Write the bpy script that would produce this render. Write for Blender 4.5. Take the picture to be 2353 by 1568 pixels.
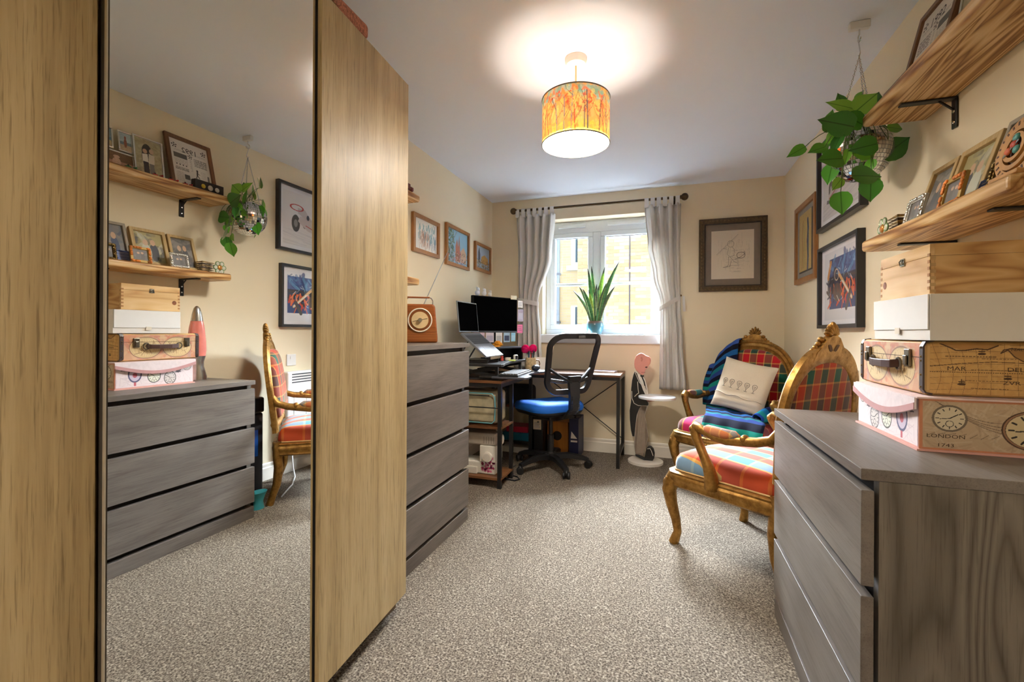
import bpy, bmesh, math, random
import numpy as np
from mathutils import Vector as V, Matrix, Euler

for o in list(bpy.data.objects): bpy.data.objects.remove(o)
S = bpy.context.scene
COL = S.collection
PI = math.pi

# ------------------------------------------------------------------ camera
F_PX, YAW, CY_PX, CAM_H, ROLL = 1038.0, 0.3274, 763.8, 1.0616, -0.0052
cR = V((math.cos(YAW), math.sin(YAW), 0)); cF = V((-math.sin(YAW), math.cos(YAW), 0)); cU = V((0, 0, 1))
cRr = cR * math.cos(ROLL) - cU * math.sin(ROLL); cUr = cR * math.sin(ROLL) + cU * math.cos(ROLL)
CAM = V((0, 0, CAM_H))
cam_d = bpy.data.cameras.new('camera'); cam = bpy.data.objects.new('camera', cam_d); COL.objects.link(cam)
cam_d.sensor_width = 36; cam_d.lens = F_PX / 2353 * 36; cam_d.shift_y = (CY_PX - 784) / 2353; cam_d.clip_start = 0.02
m = Matrix((cRr, cUr, -cF)).transposed().to_4x4(); m.translation = CAM
cam.matrix_world = m
S.camera = cam

def ray(x, y): return cF + cRr * ((x - 1176.5) / F_PX) + cUr * ((CY_PX - y) / F_PX)
def at(x, y, X=None, Y=None, Z=None, D=None):
    v = ray(x, y)
    t = X / v.x if X is not None else Y / v.y if Y is not None else (Z - CAM_H) / v.z if Z is not None else D
    return CAM + v * t

# ------------------------------------------------------------------ world, sun, exposure
w = bpy.data.worlds.new('sky'); S.world = w; w.use_nodes = True
w.node_tree.nodes['Background'].inputs[0].default_value = (0.80, 0.90, 1.0, 1)
w.node_tree.nodes['Background'].inputs[1].default_value = 0.8
sd = bpy.data.lights.new('sun', 'SUN'); sd.energy = 60.0; sd.angle = math.radians(50); sd.color = (0.86, 0.93, 1.0)
sun = bpy.data.objects.new('sun', sd); COL.objects.link(sun)
sun.rotation_euler = V((0.24, -0.80, -0.62)).to_track_quat('-Z', 'Y').to_euler()
sun.location = (-3, 9, 9)
S.view_settings.view_transform = 'Standard'; S.view_settings.look = 'None'
S.view_settings.gamma = 1; S.view_settings.use_curve_mapping = False
S.view_settings.exposure = 1.6
BULB_E, DISC_E, HALL_E = 74.0, 42.0, 66.0

# ------------------------------------------------------------------ helpers
def lin(c):
    r = []
    for x in c[:3]:
        x = x / 255
        r.append(x / 12.92 if x <= 0.04045 else ((x + 0.055) / 1.055) ** 2.4)
    return (r[0], r[1], r[2], 1.0)

class MB:
    def __init__(s, M=None): s.v = []; s.f = []; s.M = M
    def add(s, vs, fs):
        n = len(s.v)
        s.v += [tuple(s.M @ V(p)) if s.M else tuple(p) for p in vs]
        s.f += [[i + n for i in f] for f in fs]
        return s
    def box(s, x0, x1, y0, y1, z0, z1):
        return s.add([(x0,y0,z0),(x1,y0,z0),(x1,y1,z0),(x0,y1,z0),(x0,y0,z1),(x1,y0,z1),(x1,y1,z1),(x0,y1,z1)],
                     [[0,3,2,1],[4,5,6,7],[0,1,5,4],[1,2,6,5],[2,3,7,6],[3,0,4,7]])
    def bar(s, p, q, w, h=None, up=(0,0,1)):          # rectangular bar between two points
        h = h or w; p = V(p); q = V(q); d = (q - p).normalized(); a = d.cross(V(up))
        if a.length < 1e-4: a = d.cross(V((1,0,0)))
        a.normalize(); b = a.cross(d)
        c = [a*w/2+b*h/2, -a*w/2+b*h/2, -a*w/2-b*h/2, a*w/2-b*h/2]
        return s.add([p+k for k in c]+[q+k for k in c], [[0,1,2,3],[7,6,5,4],[0,4,5,1],[1,5,6,2],[2,6,7,3],[3,7,4,0]])
    def loft(s, rings, caps=True, closed=False):
        n = len(rings[0]); vs = [p for r in rings for p in r]; fs = []
        R = len(rings)
        for i in range(R if closed else R-1):
            j = (i+1) % R
            for k in range(n): fs.append([i*n+k, i*n+(k+1)%n, j*n+(k+1)%n, j*n+k])
        if caps and not closed: fs.append(list(range(n))[::-1]); fs.append([(R-1)*n+k for k in range(n)])
        return s.add(vs, fs)
    def tube(s, pts, r, n=8, caps=True, closed=False, flat=1.0):
        pts = [V(p) for p in pts]; N = len(pts)
        rs = r if isinstance(r, (list, tuple)) else [r]*N
        T = []
        for i in range(N):
            a = pts[i-1] if (i > 0 or closed) else pts[i]; b = pts[(i+1) % N] if (i < N-1 or closed) else pts[i]
            T.append((b-a).normalized())
        a = T[0].cross(V((0,0,1)))
        if a.length < 0.1: a = T[0].cross(V((1,0,0)))
        a.normalize(); rings = []
        for i in range(N):
            a = (a - T[i]*a.dot(T[i])).normalized(); b = T[i].cross(a)
            rings.append([pts[i] + (a*math.cos(2*PI*k/n) + b*math.sin(2*PI*k/n)*flat)*rs[i] for k in range(n)])
        return s.loft(rings, caps, closed)
    def lathe(s, prof, n=24, c=(0,0,0), caps=True):
        return s.loft([[(c[0]+r*math.cos(2*PI*k/n), c[1]+r*math.sin(2*PI*k/n), c[2]+z) for k in range(n)] for r, z in prof], caps)
    def cyl(s, p, q, r, n=16): return s.tube([p, q], r, n)
    def prism(s, poly, a, b, f=lambda u, v, w: (u, w, v)):   # polygon (u,v) extruded w from a to b
        n = len(poly)
        vs = [f(u, v, a) for u, v in poly] + [f(u, v, b) for u, v in poly]
        return s.add(vs, [list(range(n)), [2*n-1-i for i in range(n)]] + [[i, n+i, n+(i+1)%n, (i+1)%n] for i in range(n)])
    def sphere(s, c, r, n=12, m=8):
        rx, ry, rz = r if isinstance(r, (tuple, list)) else (r, r, r)
        vs = [(c[0], c[1], c[2]-rz)]; fs = []
        for i in range(1, m):
            t = PI*i/m
            for k in range(n): vs.append((c[0]+rx*math.sin(t)*math.cos(2*PI*k/n), c[1]+ry*math.sin(t)*math.sin(2*PI*k/n), c[2]-rz*math.cos(t)))
        vs.append((c[0], c[1], c[2]+rz)); L = len(vs)-1
        for k in range(n):
            fs.append([0, 1+(k+1)%n, 1+k]); fs.append([L, L-n+k, L-n+(k+1)%n])
        for i in range(m-2):
            for k in range(n): fs.append([1+i*n+k, 1+i*n+(k+1)%n, 1+(i+1)*n+(k+1)%n, 1+(i+1)*n+k])
        return s.add(vs, fs)
    def grid(s, nu, nv, f, closed_u=False):
        vs = [f(i/(nu), j/(nv)) for j in range(nv+1) for i in range(nu+1)]
        return s.add(vs, [[j*(nu+1)+i, j*(nu+1)+i+1, (j+1)*(nu+1)+i+1, (j+1)*(nu+1)+i] for j in range(nv) for i in range(nu)])
    def sweep(s, path, sect, normal, scale=None, closed=False, caps=True):
        """section (a: outward in the plane, b: along plane normal) along a path lying roughly in a plane"""
        path = [V(p) for p in path]; nrm = V(normal).normalized(); N = len(path); rings = []
        for i in range(N):
            a = path[i-1] if (i > 0 or closed) else path[i]; b = path[(i+1) % N] if (i < N-1 or closed) else path[i]
            t = (b-a).normalized(); out = t.cross(nrm).normalized(); k = scale[i] if scale else 1
            rings.append([path[i] + out*(u*k) + nrm*v for u, v in sect])
        return s.loft(rings, caps, closed)

def setmat(me, m):
    me.materials.append(m)
def obj(name, mb, mat, parent=None, smooth=0, bevel=0, seg=2, sub=0, solid=0, kind=None):
    me = bpy.data.meshes.new(name); me.from_pydata([tuple(p) for p in mb.v], [], mb.f)
    me.update()
    bm = bmesh.new(); bm.from_mesh(me)
    if not solid and len(bm.faces) < 20000: bmesh.ops.recalc_face_normals(bm, faces=bm.faces)
    bm.to_mesh(me); bm.free()
    if smooth:
        me.polygons.foreach_set('use_smooth', [True]*len(me.polygons))
        if smooth < 179: me.set_sharp_from_angle(angle=math.radians(smooth))
    me.materials.append(mat)
    o = bpy.data.objects.new(name, me); COL.objects.link(o)
    if parent: o.parent = parent
    if solid:
        md = o.modifiers.new('s', 'SOLIDIFY'); md.thickness = solid; md.offset = 0
    if bevel:
        md = o.modifiers.new('b', 'BEVEL'); md.width = bevel; md.segments = seg; md.limit_method = 'ANGLE'; md.angle_limit = math.radians(35)
        md.harden_normals = False
    if sub:
        md = o.modifiers.new('u', 'SUBSURF'); md.levels = sub; md.render_levels = sub
    if kind: o['kind'] = kind
    return o
def child(name, mesh, parent, M=None):
    o = bpy.data.objects.new(name, mesh); COL.objects.link(o); o.parent = parent
    if M is not None: o.matrix_local = M
    return o
def thing(name, label, cat, loc=(0,0,0), rz=0.0, group=None, tilt=0.0):
    o = bpy.data.objects.new(name, None); COL.objects.link(o); o.empty_display_size = 0.05
    o.location = loc; o.rotation_euler = (tilt, 0, rz); o['label'] = label; o['category'] = cat
    if group: o['group'] = group
    return o
def tag(o, label, cat, group=None):
    o['label'] = label; o['category'] = cat
    if group: o['group'] = group
    return o
def struct(name, mb, mat, label, cat, bevel=0):
    o = obj(name, mb, mat, bevel=bevel); o['kind'] = 'structure'; o['label'] = label; o['category'] = cat
    return o

# ------------------------------------------------------------------ materials
_mats = {}
def base(name, rough=0.5, metal=0.0, coat=0.0, spec=0.5):
    m = bpy.data.materials.new(name); m.use_nodes = True
    b = m.node_tree.nodes['Principled BSDF']; b.inputs['Roughness'].default_value = rough; b.inputs['Metallic'].default_value = metal
    b.inputs['Coat Weight'].default_value = coat; b.inputs['Coat Roughness'].default_value = 0.03; b.inputs['Specular IOR Level'].default_value = spec
    return m, m.node_tree, b
def N(nt, t, **kw):
    n = nt.nodes.new(t)
    for k, v in kw.items():
        if hasattr(n, k): setattr(n, k, v)
        else: n.inputs[k.replace('_', ' ')].default_value = v
    return n
def L(nt, a, b): nt.links.new(a, b)
def ramp(nt, stops, mode='LINEAR'):
    r = nt.nodes.new('ShaderNodeValToRGB'); cr = r.color_ramp; cr.interpolation = mode
    while len(cr.elements) > 1: cr.elements.remove(cr.elements[-1])
    cr.elements[0].position = stops[0][0]; cr.elements[0].color = stops[0][1]
    for p, c in stops[1:]: e = cr.elements.new(p); e.color = c
    return r
def coord(nt, scale=(1,1,1), kind='Object', rot=(0,0,0)):
    t = nt.nodes.new('ShaderNodeTexCoord'); mp = nt.nodes.new('ShaderNodeMapping'); mp.inputs['Scale'].default_value = scale; mp.inputs['Rotation'].default_value = rot
    L(nt, t.outputs[kind], mp.inputs[0]); return mp.outputs[0]
def bump(nt, b, h, strength=0.2, dist=0.002):
    n = nt.nodes.new('ShaderNodeBump'); n.inputs['Strength'].default_value = strength; n.inputs['Distance'].default_value = dist
    L(nt, h, n.inputs['Height']); L(nt, n.outputs[0], b.inputs['Normal'])
def P(name, c, rough=0.5, metal=0.0, coat=0.0, var=0.06, scale=30, spec=0.5, bmp=0.0):
    """plain coloured surface with a faint procedural mottle"""
    if name in _mats: return _mats[name]
    m, nt, b = base(name, rough, metal, coat, spec)
    c1 = lin(c); n = N(nt, 'ShaderNodeTexNoise', Scale=scale, Detail=3.0); L(nt, coord(nt), n.inputs[0])
    r = ramp(nt, [(0.3, tuple(x*(1-var) for x in c1[:3])+(1,)), (0.7, tuple(min(1, x*(1+var)) for x in c1[:3])+(1,))])
    L(nt, n.outputs[0], r.inputs[0]); L(nt, r.outputs[0], b.inputs['Base Color'])
    if bmp: bump(nt, b, n.outputs[0], bmp)
    _mats[name] = m; return m
def wood(name, cols, axis='Z', fine=60, stretch=18, rings=0.0, rscale=3.0, rough=0.45, bmp=0.15, rstretch=6, spec=0.4, fmix=0.5, off=(0,0,0), pore=0.0):
    """timber: fine fibres plus broad growth-ring bands running along axis"""
    m, nt, b = base(name, rough, spec=spec)
    sc = [1,1,1]; i = 'XYZ'.index(axis)
    s1 = [fine]*3; s1[i] = fine/stretch; s2 = [rscale]*3; s2[i] = rscale/rstretch
    f = N(nt, 'ShaderNodeTexNoise', Scale=1.0, Detail=4.0, Roughness=0.6); L(nt, coord(nt, s1), f.inputs[0])
    g = N(nt, 'ShaderNodeTexNoise', Scale=1.0, Detail=2.0, Distortion=0.4)
    mp = coord(nt, s2); mp.node.inputs['Location'].default_value = off; L(nt, mp, g.inputs[0])
    if rings:
        mu = N(nt, 'ShaderNodeMath', operation='MULTIPLY'); mu.inputs[1].default_value = rings; L(nt, g.outputs[0], mu.inputs[0])
        fr = N(nt, 'ShaderNodeMath', operation='PINGPONG'); fr.inputs[1].default_value = 0.5; L(nt, mu.outputs[0], fr.inputs[0])
        m2 = N(nt, 'ShaderNodeMath', operation='MULTIPLY'); m2.inputs[1].default_value = 2.0; L(nt, fr.outputs[0], m2.inputs[0]); src = m2.outputs[0]
    else: src = g.outputs[0]
    mx = N(nt, 'ShaderNodeMix', data_type='FLOAT'); mx.inputs[0].default_value = fmix
    L(nt, src, mx.inputs[2]); L(nt, f.outputs[0], mx.inputs[3])
    n = len(cols); lo, hi = (0.12, 0.88) if rings else (0.33, 0.67)
    r = ramp(nt, [(lo + (hi-lo)*k/(n-1), lin(c)) for k, c in enumerate(cols)])
    L(nt, mx.outputs[0], r.inputs[0]); src = r.outputs[0]
    if pore:
        s3 = [fine*2.2]*3; s3[i] = fine*2.2/34; po = N(nt, 'ShaderNodeTexNoise', Scale=1.0, Detail=3.0, Roughness=0.65); L(nt, coord(nt, s3), po.inputs[0])
        rp = ramp(nt, [(0.34, (1-pore,1-pore*1.05,1-pore*1.15,1)), (0.47, (1,1,1,1))]); L(nt, po.outputs[0], rp.inputs[0])
        mm = N(nt, 'ShaderNodeMix', data_type='RGBA', blend_type='MULTIPLY'); mm.inputs[0].default_value = 1.0; L(nt, src, mm.inputs[6]); L(nt, rp.outputs[0], mm.inputs[7]); src = mm.outputs[2]
    L(nt, src, b.inputs['Base Color'])
    bump(nt, b, f.outputs[0], bmp, 0.0015)
    return m
def plaid(name, ustops, vstops, ax=('X','Y'), period=(0.2,0.2), rough=0.85, line=(215,165,80), mix=0.45):
    m, nt, b = base(name, rough, spec=0.2)
    sp = N(nt, 'ShaderNodeSeparateXYZ'); L(nt, coord(nt), sp.inputs[0]); outs = []
    for a, st, p in zip(ax, (ustops, vstops), period):
        mu = N(nt, 'ShaderNodeMath', operation='DIVIDE'); mu.inputs[1].default_value = p; L(nt, sp.outputs['XYZ'.index(a)], mu.inputs[0])
        fr = N(nt, 'ShaderNodeMath', operation='FRACT'); L(nt, mu.outputs[0], fr.inputs[0])
        stops = []; k = len(st)
        for i, c in enumerate(st):
            stops.append((i/k, lin(line))); stops.append((i/k + 0.12/k, lin(c)))
        r = ramp(nt, stops, 'CONSTANT'); L(nt, fr.outputs[0], r.inputs[0]); outs.append(r.outputs[0])
    mx = N(nt, 'ShaderNodeMix', data_type='RGBA'); mx.inputs[0].default_value = mix
    L(nt, outs[0], mx.inputs[6]); L(nt, outs[1], mx.inputs[7]); L(nt, mx.outputs[2], b.inputs['Base Color'])
    n = N(nt, 'ShaderNodeTexNoise', Scale=900.0, Detail=1.0); L(nt, coord(nt), n.inputs[0]); bump(nt, b, n.outputs[0], 0.15, 0.001)
    b.inputs['Sheen Weight'].default_value = 0.2
    return m
def stripes(name, cols, ax='Y', period=0.2, rough=0.9, dist=0.0):
    m, nt, b = base(name, rough, spec=0.2)
    sp = N(nt, 'ShaderNodeSeparateXYZ'); L(nt, coord(nt, kind='UV'), sp.inputs[0])
    mu = N(nt, 'ShaderNodeMath', operation='DIVIDE'); mu.inputs[1].default_value = period; L(nt, sp.outputs['XYZ'.index(ax)], mu.inputs[0])
    fr = N(nt, 'ShaderNodeMath', operation='FRACT'); L(nt, mu.outputs[0], fr.inputs[0])
    r = ramp(nt, [(i/len(cols), lin(c)) for i, c in enumerate(cols)], 'CONSTANT'); L(nt, fr.outputs[0], r.inputs[0]); L(nt, r.outputs[0], b.inputs['Base Color'])
    n = N(nt, 'ShaderNodeTexNoise', Scale=600.0, Detail=1.0); L(nt, coord(nt), n.inputs[0]); bump(nt, b, n.outputs[0], 0.3, 0.001)
    return m
def print_mat(name, rough=0.6, coat=0.0):
    m, nt, b = base(name, rough, coat=coat); a = N(nt, 'ShaderNodeAttribute', attribute_name='Col'); L(nt, a.outputs['Color'], b.inputs['Base Color']); return m

M_wall = P('wall_paint', (240,226,197), 0.85, var=0.012, scale=3, spec=0.2)
M_ceil = P('ceiling_paint', (238,243,250), 0.9, var=0.01, scale=2, spec=0.2)
M_trim = P('trim_gloss', (236,228,214), 0.35, var=0.01)
M_pvc = P('window_pvc', (232,240,248), 0.3, var=0.01)
M_white = P('white_plastic', (232,230,226), 0.4, var=0.01)
M_black = P('black_plastic', (22,22,24), 0.45, var=0.1)
M_blkmetal = P('black_metal', (24,22,22), 0.4, var=0.1)
M_dark = P('dark_inner', (16,12,10), 0.7)
M_chrome = P('chrome', (205,205,208), 0.18, 1.0, var=0.02)
M_brass = P('antique_brass', (120,98,60), 0.35, 1.0)
M_paper = P('paper', (236,232,226), 0.8, var=0.02)
M_screen = P('screen_black', (6,6,7), 0.3, spec=0.0)
M_oak = wood('oak_veneer', [(156,132,92),(187,163,119),(206,184,141)], 'Z', pore=0.38, fine=130, stretch=26, rings=5, rscale=5, rstretch=14, rough=0.46, bmp=0.12, fmix=0.68, spec=0.35)
M_ash = wood('grey_ash', [(92,83,76),(113,104,97),(126,117,109)], 'Y', pore=0.26, fine=150, stretch=22, rings=4, rscale=6, rstretch=6, rough=0.42, bmp=0.2, fmix=0.65)
M_ashv = wood('grey_ash_side', [(84,76,66),(105,96,86),(113,104,94),(121,112,101)], 'Z', pore=0.26, fine=120, stretch=20, rings=15, rscale=4.2, rstretch=6, rough=0.45, bmp=0.2, fmix=0.22)
M_pine = wood('burnt_pine', [(128,78,34),(192,144,86),(220,180,122),(232,200,150)], 'Y', fine=150, stretch=30, rings=11, rscale=16, rstretch=20, rough=0.4, bmp=0.15, fmix=0.3)
M_pbox = wood('pale_pine', [(196,150,94),(224,186,130),(234,202,152)], 'Y', fine=120, stretch=22, rings=5, rscale=9, rstretch=6, rough=0.5, bmp=0.1, fmix=0.4)
M_pboxs = wood('pale_pine_side', [(178,130,78),(212,168,110),(224,186,130)], 'X', fine=100, stretch=18, rings=9, rscale=8, rstretch=7, rough=0.5, bmp=0.1, fmix=0.3)
M_rustic = wood('rustic_desk', [(70,42,24),(118,76,44),(146,100,62)], 'X', fine=90, stretch=14, rscale=6, rough=0.45)
M_walnut = wood('walnut_frame', [(96,64,42),(128,90,62),(142,104,74)], 'Z', fine=140, stretch=14, rough=0.45)
M_oakf = wood('oak_frame', [(140,92,50),(170,120,72),(186,138,90)], 'Z', fine=140, stretch=10, rough=0.4)
M_limed = wood('limed_frame', [(176,146,96),(200,172,122),(212,188,142)], 'Z', fine=140, stretch=10, rough=0.5)

def carpet():
    m, nt, b = base('carpet_loop', 0.95, spec=0.1)
    n1 = N(nt, 'ShaderNodeTexNoise', Scale=150.0, Detail=2.0, Roughness=0.7); L(nt, coord(nt), n1.inputs[0])
    n2 = N(nt, 'ShaderNodeTexVoronoi', Scale=150.0); L(nt, coord(nt), n2.inputs[0])
    n3 = N(nt, 'ShaderNodeTexNoise', Scale=1.4, Detail=2.0); L(nt, coord(nt), n3.inputs[0])
    mx = N(nt, 'ShaderNodeMix', data_type='FLOAT'); mx.inputs[0].default_value = 0.25; L(nt, n1.outputs[0], mx.inputs[2]); L(nt, n2.outputs[0], mx.inputs[3])
    r = ramp(nt, [(0.32, lin((54,46,38))), (0.44, lin((100,90,79))), (0.55, lin((134,123,109))), (0.68, lin((178,167,151)))]); L(nt, mx.outputs[0], r.inputs[0])
    h = N(nt, 'ShaderNodeMix', data_type='RGBA', blend_type='MULTIPLY'); h.inputs[0].default_value = 1.0
    r3 = ramp(nt, [(0.3, (0.94,0.93,0.92,1)), (0.7, (1,1,1,1))]); L(nt, n3.outputs[0], r3.inputs[0])
    L(nt, r.outputs[0], h.inputs[6]); L(nt, r3.outputs[0], h.inputs[7]); L(nt, h.outputs[2], b.inputs['Base Color'])
    bump(nt, b, mx.outputs[0], 0.6, 0.004); return m
M_carpet = carpet()
def gold():
    m, nt, b = base('gilt_wood', 0.34, 0.75)
    n = N(nt, 'ShaderNodeTexNoise', Scale=22.0, Detail=6.0, Roughness=0.7); L(nt, coord(nt), n.inputs[0])
    r = ramp(nt, [(0.26, lin((88,58,24))), (0.42, lin((144,104,48))), (0.6, lin((174,130,66))), (0.8, lin((204,162,94)))]); L(nt, n.outputs[0], r.inputs[0]); L(nt, r.outputs[0], b.inputs['Base Color'])
    rr = ramp(nt, [(0.3, (0.6,0.6,0.6,1)), (0.7, (0.3,0.3,0.3,1))]); L(nt, n.outputs[0], rr.inputs[0]); L(nt, rr.outputs[0], b.inputs['Roughness'])
    bump(nt, b, n.outputs[0], 0.18, 0.004); return m
M_gold = gold()
def glass_mat(name, tint=(1,1,1,1), refl=0.06):
    m = bpy.data.materials.new(name); m.use_nodes = True; nt = m.node_tree; out = nt.nodes['Material Output']; nt.nodes.remove(nt.nodes['Principled BSDF'])
    t = N(nt, 'ShaderNodeBsdfTransparent'); t.inputs[0].default_value = tint; g = N(nt, 'ShaderNodeBsdfGlossy'); g.inputs['Roughness'].default_value = 0.02
    mx = N(nt, 'ShaderNodeMixShader'); mx.inputs[0].default_value = refl; L(nt, t.outputs[0], mx.inputs[1]); L(nt, g.outputs[0], mx.inputs[2]); L(nt, mx.outputs[0], out.inputs[0]); return m
M_glass = glass_mat('window_glass', (0.96,0.98,1,1), 0.05)
def mesh_fabric():
    m = bpy.data.materials.new('chair_mesh'); m.use_nodes = True; nt = m.node_tree; out = nt.nodes['Material Output']; b = nt.nodes['Principled BSDF']
    b.inputs['Base Color'].default_value = lin((46,44,44)); b.inputs['Roughness'].default_value = 0.7
    t = N(nt, 'ShaderNodeBsdfTransparent'); mx = N(nt, 'ShaderNodeMixShader'); mx.inputs[0].default_value = 0.62
    L(nt, t.outputs[0], mx.inputs[1]); L(nt, b.outputs[0], mx.inputs[2]); L(nt, mx.outputs[0], out.inputs[0]); return m
M_mesh = mesh_fabric()
def fabric_thin(name, c, trans=0.35):
    m = bpy.data.materials.new(name); m.use_nodes = True; nt = m.node_tree; out = nt.nodes['Material Output']; b = nt.nodes['Principled BSDF']
    n = N(nt, 'ShaderNodeTexNoise', Scale=400.0); L(nt, coord(nt), n.inputs[0]); r = ramp(nt, [(0.3, tuple(x*0.94 for x in lin(c)[:3])+(1,)), (0.7, lin(c))]); L(nt, n.outputs[0], r.inputs[0])
    L(nt, r.outputs[0], b.inputs['Base Color']); b.inputs['Roughness'].default_value = 0.9
    t = N(nt, 'ShaderNodeBsdfTranslucent'); L(nt, r.outputs[0], t.inputs[0]); mx = N(nt, 'ShaderNodeMixShader'); mx.inputs[0].default_value = trans
    L(nt, b.outputs[0], mx.inputs[1]); L(nt, t.outputs[0], mx.inputs[2]); L(nt, mx.outputs[0], out.inputs[0]); return m
M_curtain = fabric_thin('curtain_cotton', (240,237,232), 0.18)
def mirror():
    m, nt, b = base('mirror_glass', 0.0, 1.0); b.inputs['Base Color'].default_value = (0.86,0.87,0.86,1); return m
M_mirror = mirror()

# ------------------------------------------------------------------ prints (flat artwork drawn as colour on a fine sheet)
class Canvas:
    def __init__(s, w, h, res, bg, seed=1):
        s.w, s.h = w, h; s.nx, s.ny = max(2, int(w/res)), max(2, int(h/res)); s.rng = np.random.RandomState(seed)
        s.a = np.empty((s.ny+1, s.nx+1, 3)); s.a[:] = lin(bg)[:3]
        s.X, s.Y = np.meshgrid(np.linspace(0, w, s.nx+1), np.linspace(h, 0, s.ny+1))   # metres, y up
    def put(s, mask, c, al=1.0):
        c = np.array(lin(c)[:3]); s.a[mask] = s.a[mask]*(1-al) + c*al; return s
    def rect(s, x0, y0, x1, y1, c, al=1): return s.put((s.X >= x0) & (s.X <= x1) & (s.Y >= y0) & (s.Y <= y1), c, al)
    def ell(s, x, y, rx, ry, c, al=1, ang=0.0):
        ca, sa = math.cos(ang), math.sin(ang); u = (s.X-x)*ca + (s.Y-y)*sa; v = -(s.X-x)*sa + (s.Y-y)*ca
        return s.put((u/rx)**2 + (v/ry)**2 <= 1, c, al)
    def ring(s, x, y, rx, ry, t, c, al=1):
        d = np.sqrt(((s.X-x)/rx)**2 + ((s.Y-y)/ry)**2); return s.put(np.abs(d-1)*min(rx, ry) <= t/2, c, al)
    def line(s, x0, y0, x1, y1, t, c, al=1):
        dx, dy = x1-x0, y1-y0; l2 = dx*dx+dy*dy+1e-12
        k = np.clip(((s.X-x0)*dx + (s.Y-y0)*dy)/l2, 0, 1); d = np.hypot(s.X-x0-k*dx, s.Y-y0-k*dy)
        return s.put(d <= t/2, c, al)
    def pl(s, pts, t, c, al=1):
        for a, b in zip(pts, pts[1:]): s.line(a[0], a[1], b[0], b[1], t, c, al)
        return s
    def poly(s, pts, c, al=1):
        m = np.zeros(s.X.shape, bool); n = len(pts)
        for i in range(n):
            x0, y0 = pts[i]; x1, y1 = pts[(i+1) % n]
            if y0 == y1: continue
            cnd = ((y0 > s.Y) != (y1 > s.Y)) & (s.X < (x1-x0)*(s.Y-y0)/(y1-y0) + x0); m ^= cnd
        return s.put(m, c, al)
    def noise(s, amt, cell=4):
        r = s.rng.rand(s.ny//cell+2, s.nx//cell+2); r = np.kron(r, np.ones((cell, cell)))[:s.ny+1, :s.nx+1]
        s.a *= (1 + amt*(r-0.5))[..., None]; s.a = np.clip(s.a, 0, 1); return s
    def strokes(s, n, cols, x0, y0, x1, y1, l=(0.01,0.04), t=(0.003,0.01), ang=None, al=0.85):
        g = s.rng
        for i in range(n):
            x, y = g.uniform(x0, x1), g.uniform(y0, y1); a = g.uniform(0, PI) if ang is None else g.normal(ang[0], ang[1]); k = g.uniform(*l)/2
            s.line(x-k*math.cos(a), y-k*math.sin(a), x+k*math.cos(a), y+k*math.sin(a), g.uniform(*t), cols[g.randint(len(cols))], al)
        return s
    def clock(s, x, y, rx, ry, rim, face, hands=(40,30,30)):
        s.ell(x, y, rx, ry, rim); s.ell(x, y, rx*0.86, ry*0.86, face)
        for k in range(12):
            a = 2*PI*k/12; s.line(x+rx*0.62*math.cos(a), y+ry*0.62*math.sin(a), x+rx*0.76*math.cos(a), y+ry*0.76*math.sin(a), max(rx,ry)*0.07, hands)
        s.line(x, y, x+rx*0.45, y+ry*0.3, max(rx,ry)*0.07, hands); s.line(x, y, x-rx*0.55, y-ry*0.05, max(rx,ry)*0.05, hands)
        s.ring(x, y-ry*0.4, rx*0.22, ry*0.22, max(rx,ry)*0.04, hands); return s
    def build(s, name, f, parent=None, mat=None):
        """f(u,v) maps sheet metres to 3D"""
        nx, ny = s.nx, s.ny; o0, ox, oy = V(f(0, 0)), V(f(1, 0))-V(f(0, 0)), V(f(0, 1))-V(f(0, 0))
        pts = np.array(o0)[None, None] + s.X[..., None]*np.array(ox) + s.Y[..., None]*np.array(oy)
        idx = np.arange((nx+1)*(ny+1)).reshape(ny+1, nx+1)
        q = np.stack([idx[1:, :-1], idx[1:, 1:], idx[:-1, 1:], idx[:-1, :-1]], -1).reshape(-1, 4)
        me = bpy.data.meshes.new(name); me.vertices.add(pts.shape[0]*pts.shape[1]); me.vertices.foreach_set('co', pts.reshape(-1))
        me.loops.add(q.size); me.loops.foreach_set('vertex_index', q.reshape(-1).astype(np.int32))
        me.polygons.add(len(q)); me.polygons.foreach_set('loop_start', np.arange(0, q.size, 4, dtype=np.int32)); me.update(calc_edges=True)
        ca = me.color_attributes.new('Col', 'FLOAT_COLOR', 'POINT'); buf = np.ones((pts.shape[0]*pts.shape[1], 4), np.float32); buf[:, :3] = s.a.reshape(-1, 3)
        ca.data.foreach_set('color', buf.reshape(-1)); me.materials.append(mat or M_print)
        o = bpy.data.objects.new(name, me); COL.objects.link(o)
        if parent: o.parent = parent
        return o
M_print = print_mat('printed_sheet', 0.6); M_printg = print_mat('glazed_print', 0.5, 0.6)

def text(name, s, size, mat, parent, o, ux, uy, depth=0.0004, align='LEFT', sx=1.0):
    """flat lettering; o origin, ux reading direction, uy up"""
    cu = bpy.data.curves.new(name, 'FONT'); cu.body = s; cu.size = size; cu.align_x = align; cu.resolution_u = 2
    t = bpy.data.objects.new(name, cu); COL.objects.link(t); dg = bpy.context.evaluated_depsgraph_get()
    me = bpy.data.meshes.new_from_object(t.evaluated_get(dg)); bpy.data.objects.remove(t)
    ux, uy = V(ux).normalized(), V(uy).normalized(); uz = ux.cross(uy)
    M = Matrix((ux*sx, uy, uz)).transposed().to_4x4(); M.translation = V(o) + uz*depth
    me.transform(M); me.materials.clear(); me.materials.append(mat)
    ob = bpy.data.objects.new(name, me); COL.objects.link(ob); ob.parent = parent
    return ob

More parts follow.
